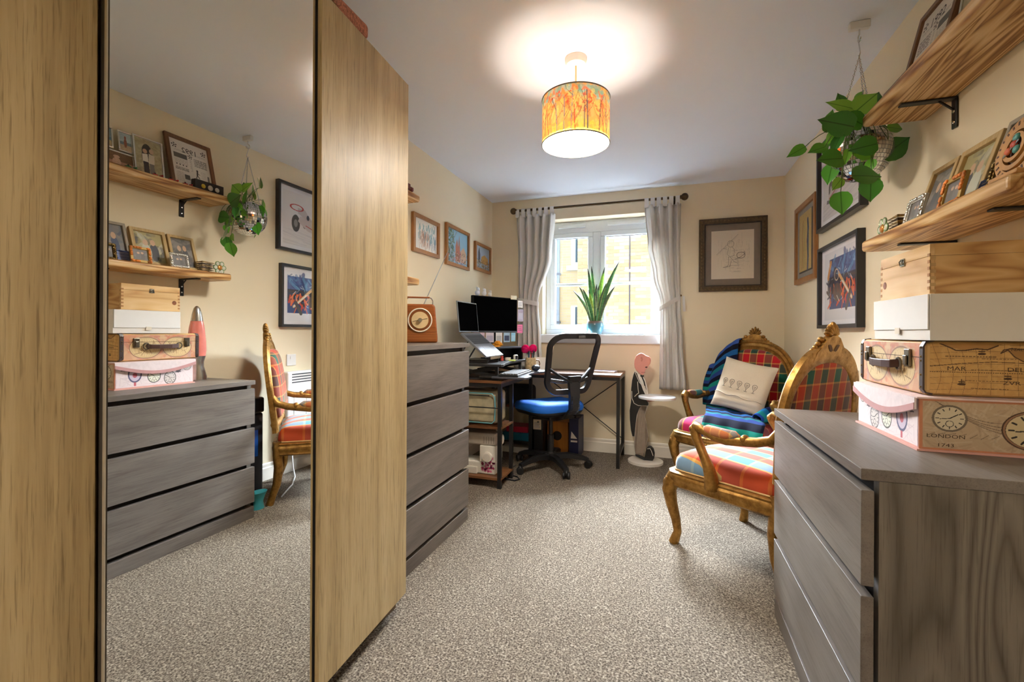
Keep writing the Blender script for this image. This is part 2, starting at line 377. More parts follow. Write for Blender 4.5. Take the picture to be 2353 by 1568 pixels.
def picture(name, label, loc, rz, w, h, fw, dp, fmat, cv=None, mount=0.0, mcol=None, tilt=0.0, group=None, cat='picture', back=True, glass=True, bev=0.002):
    """framed picture, origin bottom centre at the back; faces local -y"""
    t = thing(name, label, cat, loc, rz, group, tilt)
    fr = MB(); o = [(-w/2,0),(w/2,0),(w/2,h),(-w/2,h)]; i = [(-w/2+fw,fw),(w/2-fw,fw),(w/2-fw,h-fw),(-w/2+fw,h-fw)]
    vs = [(x,-dp,z) for x,z in o]+[(x,-dp,z) for x,z in i]+[(x,0,z) for x,z in o]+[(x,0,z) for x,z in i]; fs = []
    for k in range(4):
        n = (k+1)%4; fs += [[k,n,4+n,4+k],[8+k,12+k,12+n,8+n],[k,8+k,8+n,n],[4+k,4+n,12+n,12+k]]
    fr.add(vs, fs); obj('frame', fr, fmat, t, bevel=bev)
    d = dp*0.35
    if mcol: obj('mount', MB().box(-w/2+fw*0.9, w/2-fw*0.9, -d, -0.001, fw*0.9, h-fw*0.9), mcol, t)
    else: obj('backing', MB().box(-w/2+fw*0.9, w/2-fw*0.9, -d, -0.001, fw*0.9, h-fw*0.9), M_paper, t)
    if cv:
        x0 = -cv.w/2; z0 = h/2 - cv.h/2
        cv.build('print', lambda u, v: (x0+u, -d-0.0008, z0+v), t, M_printg if glass else M_print)
    t['inner'] = (w-2*fw, h-2*fw)
    del t['inner']
    return t

# ================================================================== THE ROOM
XL, XR, YB, YF, ZC = -1.59, 0.89, 4.07, -0.95, 2.31
WX0, WX1, WZ0, WZ1, REC = -1.085, -0.035, 0.965, 2.105, 0.17        # window opening and recess depth
WT = 0.25
struct('floor', MB().box(XL-WT, XR+WT, YF-WT, YB+WT, -0.1, 0), M_carpet, 'speckled beige and grey loop pile carpet', 'floor')
struct('ceiling', MB().box(XL-WT, XR+WT, YF-WT, YB+WT, ZC, ZC+0.1), M_ceil, 'plain white painted ceiling', 'ceiling')
struct('wall_left', MB().box(XL-WT, XL, YF-WT, YB+WT, 0, ZC), M_wall, 'cream wall behind the wardrobe and tall chest', 'wall')
struct('wall_right', MB().box(XR, XR+WT, YF-WT, YB+WT, 0, ZC), M_wall, 'cream wall carrying the thick pine shelves', 'wall')
DX0, DX1, DZ1 = -0.55, 0.45, 2.04
struct('wall_front', MB().box(XL, DX0, YF-0.12, YF, 0, ZC).box(DX1, XR, YF-0.12, YF, 0, ZC).box(DX0, DX1, YF-0.12, YF, DZ1, ZC), M_wall, 'cream wall with an added open doorway at the near end of the room', 'wall')  # doorway opened to let the added hall light into the room
mb = MB().box(XL, WX0, YB, YB+WT, 0, ZC).box(WX1, XR, YB, YB+WT, 0, ZC).box(WX0, WX1, YB, YB+WT, 0, WZ0).box(WX0, WX1, YB, YB+WT, WZ1, ZC)
struct('wall_back', mb, M_wall, 'cream wall around the window', 'wall')
def skirting(name, p, q, n, label):
    p, q, n = V(p), V(q), V(n)
    prof = [(0,0),(0.016,0),(0.016,0.085),(0.011,0.092),(0.011,0.112),(0.006,0.12),(0,0.12)]
    mb = MB(); r = [[e + n*a + V((0,0,b)) for a, b in prof] for e in (p, q)]; mb.loft(r)
    struct(name, mb, M_trim, label, 'skirting board')
skirting('baseboard_back', (XL,YB,0), (XR,YB,0), (0,-1,0), 'cream moulded skirting under the window')
skirting('baseboard_right', (XR,YF,0), (XR,YB,0), (-1,0,0), 'cream moulded skirting along the shelf wall')
skirting('baseboard_left', (XL,YF,0), (XL,YB,0), (1,0,0), 'cream moulded skirting along the wardrobe wall')

# ---- added hallway behind the camera; its made-up lamp fills the near end with light
HY0 = YF-1.5
struct('floor_hall', MB().box(XL-WT, XR+WT, HY0-0.1, YF-WT, -0.1, 0), M_carpet, 'carpet of the added hallway outside the door', 'floor')
struct('ceiling_hall', MB().box(XL-WT, XR+WT, HY0-0.1, YF-WT, ZC, ZC+0.1), M_ceil, 'white ceiling of the added hallway', 'ceiling')
struct('wall_hall', MB().box(XL-WT, XR+WT, HY0-0.1, HY0, 0, ZC), M_wall, 'cream far wall of the added hallway', 'wall')
struct('wall_hall_left', MB().box(XL-WT, XL-0.1, HY0, YF-WT, 0, ZC), M_wall, 'cream end wall of the added hallway on the left', 'wall')
struct('wall_hall_right', MB().box(XR+0.1, XR+WT, HY0, YF-WT, 0, ZC), M_wall, 'cream end wall of the added hallway on the right', 'wall')
hl_ = thing('hall_fill_light', 'added round fill light in the unseen hallway', 'added fill light', (-0.05, YF-0.75, ZC-0.0006))  # added lamp out of view, brightens the wardrobe and low chest
obj('base_plate', MB().lathe([(0,-0.012),(0.14,-0.012),(0.14,0),(0,0)],32), M_white, hl_)
_hm = bpy.data.materials.new('hall_fill_glow'); _hm.use_nodes = True; _hb = _hm.node_tree.nodes['Principled BSDF']; _hb.inputs['Emission Color'].default_value = (1,0.94,0.86,1); _hb.inputs['Emission Strength'].default_value = HALL_E
obj('dome', MB().lathe([(0.13,-0.0125),(0.128,-0.04),(0.10,-0.07),(0.05,-0.085),(0.001,-0.088)],32), _hm, hl_, smooth=179)

# ---- window
win = thing('window_1', 'white framed double casement window looking onto a brick building', 'window', ((WX0+WX1)/2, YB, WZ0)); win['kind'] = 'structure'
def wch(name, mb, mat, par=win, **k):
    mb.v = [(a-(WX0+WX1)/2, b-YB, c-WZ0) for a, b, c in mb.v] if par is win else mb.v
    return obj(name, mb, mat, par, **k)
fy0, fy1 = YB+REC-0.03, YB+REC+0.04
fz0 = 1.045; MX = -0.606                                           # mullion centre
wch('window_board', MB().box(WX0-0.03, WX1+0.03, YB-0.035, YB+REC, WZ0, fz0), M_pvc, bevel=0.008)
zt = WZ1-0.05
fr = MB().box(WX0, WX1, fy0, fy1, fz0, fz0+0.045).box(WX0, WX1, fy0, fy1, zt-0.06, WZ1).box(WX0, WX0+0.045, fy0, fy1, fz0+0.045, zt-0.06).box(WX1-0.045, WX1, fy0, fy1, fz0+0.045, zt-0.06).box(MX-0.035, MX+0.035, fy0, fy1, fz0+0.045, zt-0.06)
wch('outer_frame', fr, M_pvc, bevel=0.006)
wch('trickle_vent', MB().box(WX0+0.12, MX-0.1, fy0-0.02, fy0, WZ1-0.062, WZ1-0.03), M_pvc, bevel=0.004)
wch('trickle_vent', MB().box(MX+0.1, WX1-0.12, fy0-0.02, fy0, WZ1-0.062, WZ1-0.03), M_pvc, bevel=0.004)
for a, b in ((WX0+0.045, MX-0.035), (MX+0.035, WX1-0.045)):
    z0, z1 = fz0+0.045, zt-0.06; sw = 0.045; y0, y1 = fy0-0.012, fy1-0.02
    wch('sash', MB().box(a, b, y0, y1, z0, z0+sw).box(a, b, y0, y1, z1-sw, z1).box(a, a+sw, y0, y1, z0+sw, z1-sw).box(b-sw, b, y0, y1, z0+sw, z1-sw), M_pvc, bevel=0.007)
    wch('pane', MB().box(a+sw, b-sw, fy0+0.015, fy0+0.02, z0+sw, z1-sw), M_glass)
    wch('glazing_bar', MB().box(a+sw, b-sw, fy0+0.004, fy0+0.03, 1.50, 1.525), M_pvc, bevel=0.004)
wch('rubber_gasket', MB().box(WX0+0.09, MX-0.08, fy0+0.012, fy0+0.014, zt-0.109, zt-0.105).box(MX+0.08, WX1-0.09, fy0+0.012, fy0+0.014, zt-0.109, zt-0.105), M_dark)

# ---- outside: neighbouring brick building
def brickmat(name, cols, scale_w=0.225, scale_h=0.075, mortar=(196,190,178), single=False):
    m, nt, b = base(name, 0.9, spec=0.1)
    if single:
        oi = N(nt, 'ShaderNodeObjectInfo'); r = ramp(nt, [(i/len(cols), lin(c)) for i, c in enumerate(cols)], 'CONSTANT'); L(nt, oi.outputs['Random'], r.inputs[0]); src = r.outputs[0]
        n = N(nt, 'ShaderNodeTexNoise', Scale=30.0, Detail=4.0); L(nt, coord(nt), n.inputs[0])
        mm = N(nt, 'ShaderNodeMix', data_type='RGBA', blend_type='MULTIPLY'); mm.inputs[0].default_value = 0.3; L(nt, src, mm.inputs[6]); L(nt, n.outputs[0], mm.inputs[7]); src = mm.outputs[2]
        L(nt, src, b.inputs['Base Color']); bump(nt, b, n.outputs[0], 0.4, 0.004)
    else:
        mp = coord(nt, (1,1,1), rot=(PI/2,0,0)); t = N(nt, 'ShaderNodeTexBrick', Scale=1.0)
        t.inputs['Brick Width'].default_value = scale_w; t.inputs['Row Height'].default_value = scale_h; t.inputs['Mortar Size'].default_value = 0.006
        t.inputs['Color1'].default_value = lin(cols[0]); t.inputs['Color2'].default_value = lin(cols[1]); t.inputs['Mortar'].default_value = lin(mortar)
        L(nt, mp, t.inputs[0]); L(nt, t.outputs[0], b.inputs['Base Color'])
    return m
BC = [(208,188,150),(214,196,162),(198,174,134),(222,206,176),(204,180,142)]
M_brick = brickmat('buff_brick', BC, single=True); M_brickw = brickmat('buff_brick_wall', BC); M_mortar = P('mortar', (204,192,168), 0.95)
M_tarmac = P('tarmac', (58,58,57), 0.95)
NY, FY = 9.9, 13.0
nx0 = at(1327, 650, Y=NY).x
struct('ground', MB().box(-14, 10, YB+0.6, 30, -3.1, -3.0), M_tarmac, 'paved yard below the window', 'ground')
bld = thing('brick_building', 'buff brick apartment building seen through the window', 'building', (nx0, NY, -3))
zt_b = 4.0
obj('wall', MB().box(0, 8, 0.012, 8, 0, zt_b+3), M_brickw, bld)
obj('recessed_wall', MB().box(-9, 0, FY-NY, 8, 0, zt_b+3), M_brickw, bld)
bm_ = MB().box(0, 0.215, -0.006, 0.012, 0, 0.065); brick_me = None
z = at(1400, 770, Y=NY).z+3; zend = at(1400, 520, Y=NY).z+3; xend = at(1512, 650, Y=NY).x-nx0; row = 0; first = None; count = 0
z = math.floor(z/0.075)*0.075
xw0 = -0.0
while z < zend and count < 298:
    x = 0.0 if row % 2 == 0 else -0.1125
    while x < xend and count < 298:
        if x < -0.01:
            x += 0.225; 
            o = obj('half_brick', MB().box(0, 0.1025, -0.006, 0.012, 0, 0.065), M_brick, bld) if row == 1 else child('half_brick', half_me, bld)
            half_me = o.data; o.location = (0, 0, z); count += 1; continue
        if first is None: first = obj('brick', bm_, M_brick, bld); o = first
        else: o = child('brick', first.data, bld)
        o.location = (x, 0, z); x += 0.225; count += 1
    z += 0.075; row += 1
for k, (py0, py1) in enumerate(((470, 612), (703, 830))):
    z0 = at(1313, py1, Y=FY).z+3; z1 = at(1313, py0, Y=FY).z+3; x0 = at(1313, 600, Y=FY).x-nx0
    wf = obj('window_frame', MB().box(x0, x0+1.0, FY-NY-0.04, FY-NY+0.02, z0, z1), M_pvc, bld, bevel=0.01)
    for j in range(2): obj('pane', MB().box(x0+0.13, x0+0.9, FY-NY-0.06, FY-NY-0.041, z0+0.10+j*(z1-z0)/2, z0+(z1-z0)/2-0.04+j*(z1-z0)/2), P('far_pane', (70,92,104), 0.1), wf)
    if k == 0: obj('window_sill', MB().box(x0-0.12, x0+1.0, FY-NY-0.12, FY-NY, z0-0.13, z0), M_pvc, bld)
px_ = at(1284, 650, Y=FY).x-nx0
dp = obj('drainpipe', MB().cyl((px_, FY-NY-0.06, 0), (px_, FY-NY-0.06, 8), 0.045, 12), P('grey_pipe', (148,164,184), 0.4), bld)
for py in (631, 741):
    zz = at(1284, py, Y=FY).z+3; obj('pipe_clip', MB().box(px_-0.07, px_+0.07, FY-NY-0.12, FY-NY, zz-0.03, zz+0.03), P('pipe_clip_grey', (96,104,118), 0.5), dp)
cx_ = at(1447, 650, Y=NY).x-nx0
obj('cable', MB().cyl((cx_, -0.02, 0), (cx_, -0.02, 8), 0.014, 8), P('cable_grey', (96,92,100), 0.6), bld)

# ================================================================== WARDROBE (left)
wd = thing('wardrobe', 'tall oak wardrobe with a full height mirror door', 'wardrobe', (-1.27, 0.77, 0))
def wl(mb): mb.v = [(a+1.27, b-0.77, c) for a, b, c in mb.v]; return mb
WY0, WY1 = 0.018, 1.514
cf = -0.964
mb = MB().box(-1.565, cf, WY1-0.018, WY1, 0.055, 2.01).box(-1.565, cf, WY0, WY0+0.018, 0.055, 2.01).box(-1.565, cf, 0.509, 0.527, 0.055, 2.01)
mb.box(-1.565, cf, WY0, WY1, 1.992, 2.01).box(-1.565, cf, WY0, WY1, 0.055, 0.073).box(-1.567, -1.56, WY0, WY1, 0.055, 2.01)
obj('carcass', wl(mb), M_oak, wd)
M_plinth = wood('plinth_oak', [(104,82,60),(122,98,72)], 'Y', fine=100, stretch=14)
obj('plinth', wl(MB().box(-1.55, cf-0.012, WY0+0.01, WY1-0.012, 0, 0.0545)), M_plinth, wd)
def door(name, y0, y1, x0, x1, mat, th=0.019):      # leaf between (x0,y0) and (x1,y1), front face on the +x side
    d = V((x1-x0, y1-y0, 0)).normalized(); n = V((d.y, -d.x, 0))
    a, b = V((x0, y0, 0)), V((x1, y1, 0)); q = [a-n*th, a, b, b-n*th]
    mb = MB().add([(p.x, p.y, 0.06) for p in q]+[(p.x, p.y, 2.008) for p in q], [[0,3,2,1],[4,5,6,7],[0,1,5,4],[1,2,6,5],[2,3,7,6],[3,0,4,7]])
    return obj(name, wl(mb), mat, wd, bevel=0.0012), a, b, n, d
door('door', WY0+0.001, 0.514, -0.944, -0.942, M_oak)
o, a, b, n, d = door('mirror_door', 0.5205, 1.0095, -0.9279, -0.9217, P('door_edge_steel', (92,84,74), 0.4, 0.3), th=0.020)
o['label'] = 'mirror door leaf with dark metal edges'
q = [a+d*0.003+n*0.0006, b-d*0.003+n*0.0006]
obj('mirror', wl(MB().add([(q[0].x,q[0].y,0.064),(q[1].x,q[1].y,0.064),(q[1].x,q[1].y,2.004),(q[0].x,q[0].y,2.004)], [[0,1,2,3]])), M_mirror, o)
obj('edge_trim', wl(MB().bar((a.x-0.001, a.y-0.0012, 0.06), (a.x-0.001, a.y-0.0012, 2.008), 0.002, 0.006)), P('edge_trim_pale', (206,196,178), 0.3, 0.4), o)
obj('edge_trim', wl(MB().bar((b.x-0.003, b.y+0.0016, 0.06), (b.x-0.003, b.y+0.0016, 2.008), 0.003, 0.014)), M_dark, o)
door('door', 1.0145, 1.5125, -0.905, -0.938, M_oak)

# case lying on top of the wardrobe
cs = thing('wicker_case', 'brown woven case with a leather strap lying on top of the wardrobe', 'case', (-1.2, 1.1, 2.0105))
M_wick = P('woven_brown', (176,112,86), 0.7, var=0.5, scale=160, bmp=0.6); M_leath = P('tan_leather', (128,70,26), 0.45)
obj('body', MB().box(-0.17, 0.19, -0.26, 0.25, 0, 0.087), P('case_cream', (214,190,176), 0.7), cs, bevel=0.012)
obj('lid', MB().box(-0.172, 0.198, -0.262, 0.256, 0.088, 0.138), M_wick, cs, bevel=0.012)
obj('top_cushion', MB().box(-0.15, 0.17, -0.24, 0.23, 0.1385, 0.168), P('case_glass', (200,206,200), 0.3), cs, bevel=0.012)
obj('strap', MB().bar((0.203, 0.05, 0.01), (0.203, 0.05, 0.165), 0.035, 0.004, up=(1,0,0)).bar((0.203,0.05,0.165),(0.0,0.05,0.172),0.035,0.004), M_leath, cs)
obj('strap', MB().bar((0.203, -0.15, 0.01), (0.203, -0.15, 0.165), 0.035, 0.004, up=(1,0,0)).bar((0.203,-0.15,0.165),(0.0,-0.15,0.172),0.035,0.004), M_leath, cs)
obj('buckle', MB().box(0.2055, 0.210, 0.03, 0.07, 0.07, 0.085), M_brass, cs)

# ================================================================== CHESTS OF DRAWERS
def chest(name, label, X0, X1, Y0, Y1, H, n, front):
    """front = +1 when the drawers face +x, -1 when they face -x"""
    cx, cy = (X0+X1)/2, (Y0+Y1)/2; t = thing(name, label, 'chest of drawers', (cx, cy, 0)); dx, dy = (X1-X0)/2, (Y1-Y0)/2
    f = front
    def B(xa, xb, ya, yb, za, zb):         # xa,xb measured back from the front edge
        a, b = f*(dx-xa), f*(dx-xb); return MB().box(min(a,b), max(a,b), ya, yb, za, zb)
    obj('top', B(0, 2*dx, -dy, dy, H-0.024, H), M_ash, t, bevel=0.0015)
    body = MB()
    for s in (-1, 1):
        y = sorted((s*dy*0.995, s*(dy-0.028))); b = B(0.032, 2*dx-0.004, y[0], y[1], 0, H-0.0245); body.v += b.v; body.f += [[i+len(body.v)-8 for i in q] for q in b.f]
    b = B(2*dx-0.02, 2*dx-0.006, -dy+0.03, dy-0.03, 0.05, H-0.03); body.v += b.v; body.f += [[i+len(body.v)-8 for i in q] for q in b.f]
    obj('side_panels', body, M_ashv, t, bevel=0.001)
    obj('plinth', B(0.004, 0.03, -dy+0.003, dy-0.003, 0, 0.066), M_ash, t, bevel=0.001)
    obj('inner_rail', B(0.045, 0.06, -dy+0.03, dy-0.03, 0.05, H-0.026), P('drawer_gap', (66,62,64), 0.6), t)
    z = H-0.046
    for k in range(n):
        d = obj('drawer', B(0.001, 0.024, -dy+0.002, dy-0.002, z-0.2005, z), M_ash, t, bevel=0.0015)
        obj('drawer_box', B(0.0245, 2*dx-0.06, -dy+0.045, dy-0.045, z-0.17, z-0.03), P('drawer_inner', (120,110,100), 0.7), d)
        z -= 0.2222
    return t
chest('chest_of_drawers', 'tall grey four drawer chest between the wardrobe and the desk', -1.531, -1.051, 1.548, 2.348, 1.0, 4, 1)
chest('chest_of_drawers', 'low grey three drawer chest carrying the stack of boxes', 0.390, 0.868, 1.132, 1.933, 0.78, 3, -1)

# ================================================================== PENDANT LAMP
LX, LY = -0.392, 2.04
lamp = thing('pendant_lamp', 'pendant lamp with an autumn forest print drum shade', 'lamp', (LX, LY, ZC))
obj('ceiling_rose', MB().lathe([(0.0,-0.0005),(0.05,-0.0005),(0.05,-0.012),(0.044,-0.03),(0.02,-0.034),(0.0,-0.034)], 28), M_white, lamp, smooth=40)
obj('cord', MB().cyl((0,0,-0.034), (0,0,-0.235), 0.004, 8), P('cord_cream', (214,196,150), 0.5), lamp)
obj('bulb_holder', MB().cyl((0,0,-0.235), (0,0,-0.275), 0.016, 12), M_white, lamp)
SZ1, SZ0, SR = -0.190, -0.392, 0.152
def shade_mat():
    m = bpy.data.materials.new('forest_shade'); m.use_nodes = True; nt = m.node_tree; out = nt.nodes['Material Output']; b = nt.nodes['Principled BSDF']
    a = N(nt, 'ShaderNodeAttribute', attribute_name='Col'); L(nt, a.outputs['Color'], b.inputs['Base Color']); b.inputs['Roughness'].default_value = 0.8
    t = N(nt, 'ShaderNodeBsdfTranslucent'); L(nt, a.outputs['Color'], t.inputs[0]); mx = N(nt, 'ShaderNodeMixShader'); mx.inputs[0].default_value = 0.13
    L(nt, b.outputs[0], mx.inputs[1]); L(nt, t.outputs[0], mx.inputs[2]); L(nt, mx.outputs[0], out.inputs[0]); return m
cv = Canvas(2*PI*SR, SZ1-SZ0, 0.0022, (236,160,84), 5); W_, H_ = cv.w, cv.h
cv.strokes(420, [(240,150,80),(246,186,96),(232,120,62),(250,206,120),(238,168,110)], 0, 0, W_, H_, (0.02,0.06), (0.01,0.02), (PI/2,0.4), 0.5)
cv.strokes(220, [(120,168,150),(150,190,178),(104,150,128),(170,196,180),(200,190,110)], 0, H_*0.74, W_, H_, (0.01,0.04), (0.008,0.02), None, 0.6)
cv.strokes(230, [(226,84,44),(236,112,58),(214,70,40),(240,150,60)], 0, H_*0.42, W_, H_*0.9, (0.004,0.014), (0.004,0.011), None, 0.7)
cv.strokes(160, [(206,186,60),(188,170,70),(236,200,90)], 0, 0, W_, H_*0.2, (0.01,0.03), (0.006,0.014), None, 0.6)
g = random.Random(3)
for k in range(30):
    x = W_*(k+g.random())/30; c = g.choice([(120,120,130),(92,70,60),(226,70,40),(70,80,90),(214,206,190)]); h = H_*g.uniform(0.5,0.95); dx = g.uniform(-0.015,0.015)
    cv.pl([(x,0),(x+dx*0.4,h*0.5),(x+dx,h)], g.uniform(0.003,0.006), c, 0.9)
    for j in range(3):
        y = h*g.uniform(0.3,0.85); s_ = g.choice((-1,1)); cv.pl([(x+dx*y/h,y),(x+s_*0.02,y+0.03),(x+s_*0.028,y+0.055)], 0.0022, (84,60,50), 0.8)
sh = cv.build('shade', lambda u, v: (u, 0, v), lamp, shade_mat())
co = np.empty(len(sh.data.vertices)*3); sh.data.vertices.foreach_get('co', co); co = co.reshape(-1,3); an = co[:,0]/SR
sh.data.vertices.foreach_set('co', np.stack([SR*np.cos(an), SR*np.sin(an), SZ0+co[:,2]], -1).reshape(-1)); sh.data.update()
sh.data.polygons.foreach_set('use_smooth', [True]*len(sh.data.polygons))
for z_ in (SZ0, SZ1): obj('shade_rim', MB().tube([(SR*math.cos(2*PI*k/48), SR*math.sin(2*PI*k/48), z_) for k in range(48)], 0.0028, 6, closed=True), P('rim_grey', (110,104,90), 0.5), lamp, smooth=60)
obj('shade_spider', MB().cyl((-SR,0,SZ1-0.01),(SR,0,SZ1-0.01),0.002,6).cyl((0,-SR,SZ1-0.01),(0,SR,SZ1-0.01),0.002,6), M_white, lamp)
def emit(name, c, e):
    m = bpy.data.materials.new(name); m.use_nodes = True; nt = m.node_tree; out = nt.nodes['Material Output']; nt.nodes.remove(nt.nodes['Principled BSDF'])
    n = N(nt, 'ShaderNodeEmission'); n.inputs[0].default_value = c; n.inputs[1].default_value = e; L(nt, n.outputs[0], out.inputs[0]); return m
obj('diffuser', MB().lathe([(0,0),(SR-0.004,0),(SR-0.004,0.003),(0,0.003)], 40, (0,0,SZ0+0.004)), emit('lit_diffuser', (1.0,0.94,0.84,1), DISC_E), lamp)
obj('diffuser_blocker', MB().lathe([(0,0),(SR-0.003,0),(SR-0.003,0.002),(0,0.002)], 40, (0,0,SZ0+0.0075)), M_white, lamp)  # added hidden disc, stops the diffuser shining up at the ceiling
obj('bulb', MB().sphere((0,0,-0.30), 0.03, 16, 10), emit('lit_bulb', (1.0,0.95,0.86,1), BULB_E), lamp, smooth=179)

# ================================================================== CURTAINS
RY, RZ = 3.985, 2.188
rod = thing('curtain_rod', 'bronze curtain pole with ball finials above the window', 'curtain rod', (-0.6, RY, RZ))
M_bronze = P('bronze_metal', (84,68,48), 0.35, 0.8)
obj('pole', MB().cyl((-0.72,0,0),(0.72,0,0),0.011,14), M_bronze, rod, smooth=60)
for s in (-1, 1):
    obj('finial', MB().sphere((s*0.745,0,0), 0.03, 18, 12).cyl((s*0.71,0,0),(s*0.728,0,0),0.016,14), M_bronze, rod, smooth=60)
    obj('bracket', MB().box(s*0.67-0.009, s*0.67+0.009, 0.011, YB-RY-0.001, -0.008, 0.008).box(s*0.67-0.018, s*0.67+0.018, YB-RY-0.006, YB-RY-0.0005, -0.035, 0.035), M_bronze, rod)
def curtain(label, prof, zb, folds, tie_z, tabs, ties):
    """prof: list of (z, xleft, xright)"""
    cx = sum(p[1]+p[2] for p in prof)/(2*len(prof)); t = thing('curtain', label, 'curtain', (cx, RY, zb), group=None)
    prof = sorted(prof)
    def lr(z):
        for (za,la,ra),(zb_,lb,rb) in zip(prof, prof[1:]):
            if za <= z <= zb_ or zb_ == prof[-1][0]:
                k = (z-za)/(zb_-za)
                if k <= 1: k = max(0, k); k = k*k*(3-2*k); return la+(lb-la)*k, ra+(rb-ra)*k
        return prof[-1][1], prof[-1][2]
    zt_ = RZ-0.05; nv = 46; nu = folds*10
    def f(u, v):
        z = zb + (zt_-zb)*v; l, r = lr(z); a = 0.030*min(1.0, (r-l)/0.25)+0.006
        pinch = 1-0.45*math.exp(-((z-tie_z)/0.10)**2)
        y = a*pinch*math.sin(2*PI*folds*u + 0.6*math.sin(5*u+2*v)) + 0.006*math.sin(37*u+9*v)
        return (l+(r-l)*u + 0.006*math.sin(2*PI*folds*u*2+1) - cx, y, z-zb)
    obj('panel', MB().grid(nu, nv, f), M_curtain, t, smooth=179, solid=0.0025)
    l, r = lr(RZ); l, r = prof[-1][1], prof[-1][2]
    for k in range(tabs):
        x = l + 0.022 + (r-l-0.044)*k/(tabs-1) - cx
        lp = [(0, 0.013, -0.065), (0, 0.0145, 0), (0, 0.009, 0.011), (0,0,0.0145), (0, -0.009, 0.011), (0, -0.0145, 0), (0, -0.013, -0.065)]
        mb = MB(); hw = 0.017
        mb.add([(x+s*hw, p[1], RZ-zb+p[2]) for p in lp for s in (-1,1)], [[2*i,2*i+1,2*i+3,2*i+2] for i in range(len(lp)-1)])
        obj('tab', mb, M_curtain, t, solid=0.002)
    l, r = lr(tie_z); ring = []
    for k in range(24):
        a = 2*PI*k/24; ring.append(((l+r)/2-cx+((r-l)/2+0.008)*math.cos(a), 0.038*math.sin(a), tie_z-zb+ties*math.cos(a)))
    rr = [[(p[0], p[1], p[2]-0.02), (p[0], p[1], p[2]+0.02), (p[0]*0.99, p[1]*0.93, p[2]+0.02), (p[0]*0.99, p[1]*0.93, p[2]-0.02)] for p in ring]
    obj('tieback', MB().loft(rr, False, True), M_curtain, t)
    s = 1 if ties > 0 else -1; xe = (r if s > 0 else l)-cx; yw = YB-RY-0.001
    obj('tieback_tail', MB().grid(2, 8, lambda u, v: (xe + s*(0.018+0.02*u+0.008*v), 0.01+0.004*u, tie_z-zb+abs(ties)+0.01-0.13*v)), M_curtain, t, solid=0.002)
    obj('tieback_hook', MB().cyl((xe+s*0.006, 0.0, tie_z-zb+abs(ties)+0.012), (xe+s*0.006, yw, tie_z-zb+abs(ties)+0.012), 0.005, 8).sphere((xe+s*0.006, -0.004, tie_z-zb+abs(ties)+0.012), 0.009, 10, 6), M_brass, t)
    return t
curtain('white tab top curtain tied back behind the monitor', [(2.15,-1.325,-0.955),(1.75,-1.305,-0.985),(1.34,-1.295,-1.105),(1.0,-1.315,-1.075),(0.735,-1.335,-1.06)], 0.735, 5, 1.34, 7, -0.02)
curtain('white tab top curtain tied back on the side of the pencil sketch', [(2.15,-0.178,0.112),(1.8,-0.150,0.106),(1.55,-0.105,0.108),(1.31,-0.045,0.112),(1.0,-0.048,0.13),(0.59,-0.052,0.158)], 0.59, 4, 1.31, 6, 0.05)

# ================================================================== WALL PICTURES
g = np.random.RandomState(4)
RW, BW, LW = -PI/2, 0.0, PI/2     # rotations for pictures on the right, back and left walls
# left wall, three small oak frames
cv = Canvas(0.30, 0.20, 0.0016, (240,238,232), 11); cv.strokes(60, [(104,164,178),(130,186,196),(84,140,150)], 0.05,0.06,0.28,0.17,(0.02,0.06),(0.003,0.012),(PI/2,0.25),0.6).strokes(70,[(186,126,92),(206,150,110),(150,110,90)],0.06,0.02,0.2,0.12,(0.02,0.05),(0.003,0.01),(PI/2,0.2),0.5).strokes(25,[(60,120,160)],0.2,0.02,0.29,0.1,(0.03,0.06),(0.003,0.006),(PI/2,0.1),0.6)
picture('framed_picture', 'small oak framed watercolour of teal trees nearest the wardrobe', (XL+0.001, 2.783, 1.597), LW, 0.365, 0.258, 0.026, 0.022, M_oakf, cv, mcol=M_paper)
cv = Canvas(0.375, 0.262, 0.0016, (150,196,222), 12); cv.poly([(0.15,0.02),(0.15,0.14),(0.175,0.2),(0.2,0.14),(0.215,0.24),(0.23,0.14),(0.235,0.02)],(188,120,96)).poly([(0.24,0.02),(0.24,0.11),(0.3,0.15),(0.35,0.1),(0.35,0.02)],(214,180,150)).strokes(170,[(60,100,84),(84,120,70),(40,70,76),(120,140,90)],0,0.0,0.12,0.26,(0.01,0.03),(0.004,0.01),None,0.7).strokes(220,[(70,96,70),(190,90,110),(150,120,90),(96,80,90),(220,190,170)],0,0,0.375,0.1,(0.006,0.02),(0.003,0.008),None,0.75)
picture('framed_picture', 'oak framed painting of a red church tower, middle of three', (XL+0.001, 3.288, 1.578), LW, 0.425, 0.316, 0.026, 0.022, M_oakf, cv, mcol=M_paper)
cv = Canvas(0.315, 0.20, 0.0016, (170,196,224), 13); cv.poly([(0.05,0.05),(0.05,0.14),(0.075,0.19),(0.1,0.13),(0.1,0.05)],(70,84,110)).poly([(0.11,0.05),(0.13,0.11),(0.2,0.135),(0.28,0.11),(0.29,0.05)],(204,160,90)).strokes(200,[(80,110,60),(60,80,50),(150,100,60),(90,70,80),(200,180,120)],0,0,0.315,0.08,(0.006,0.02),(0.003,0.008),None,0.8)
picture('framed_picture', 'smallest oak framed landscape nearest the window corner', (XL+0.001, 3.812, 1.608), LW, 0.372, 0.250, 0.026, 0.022, M_oakf, cv, mcol=M_paper)
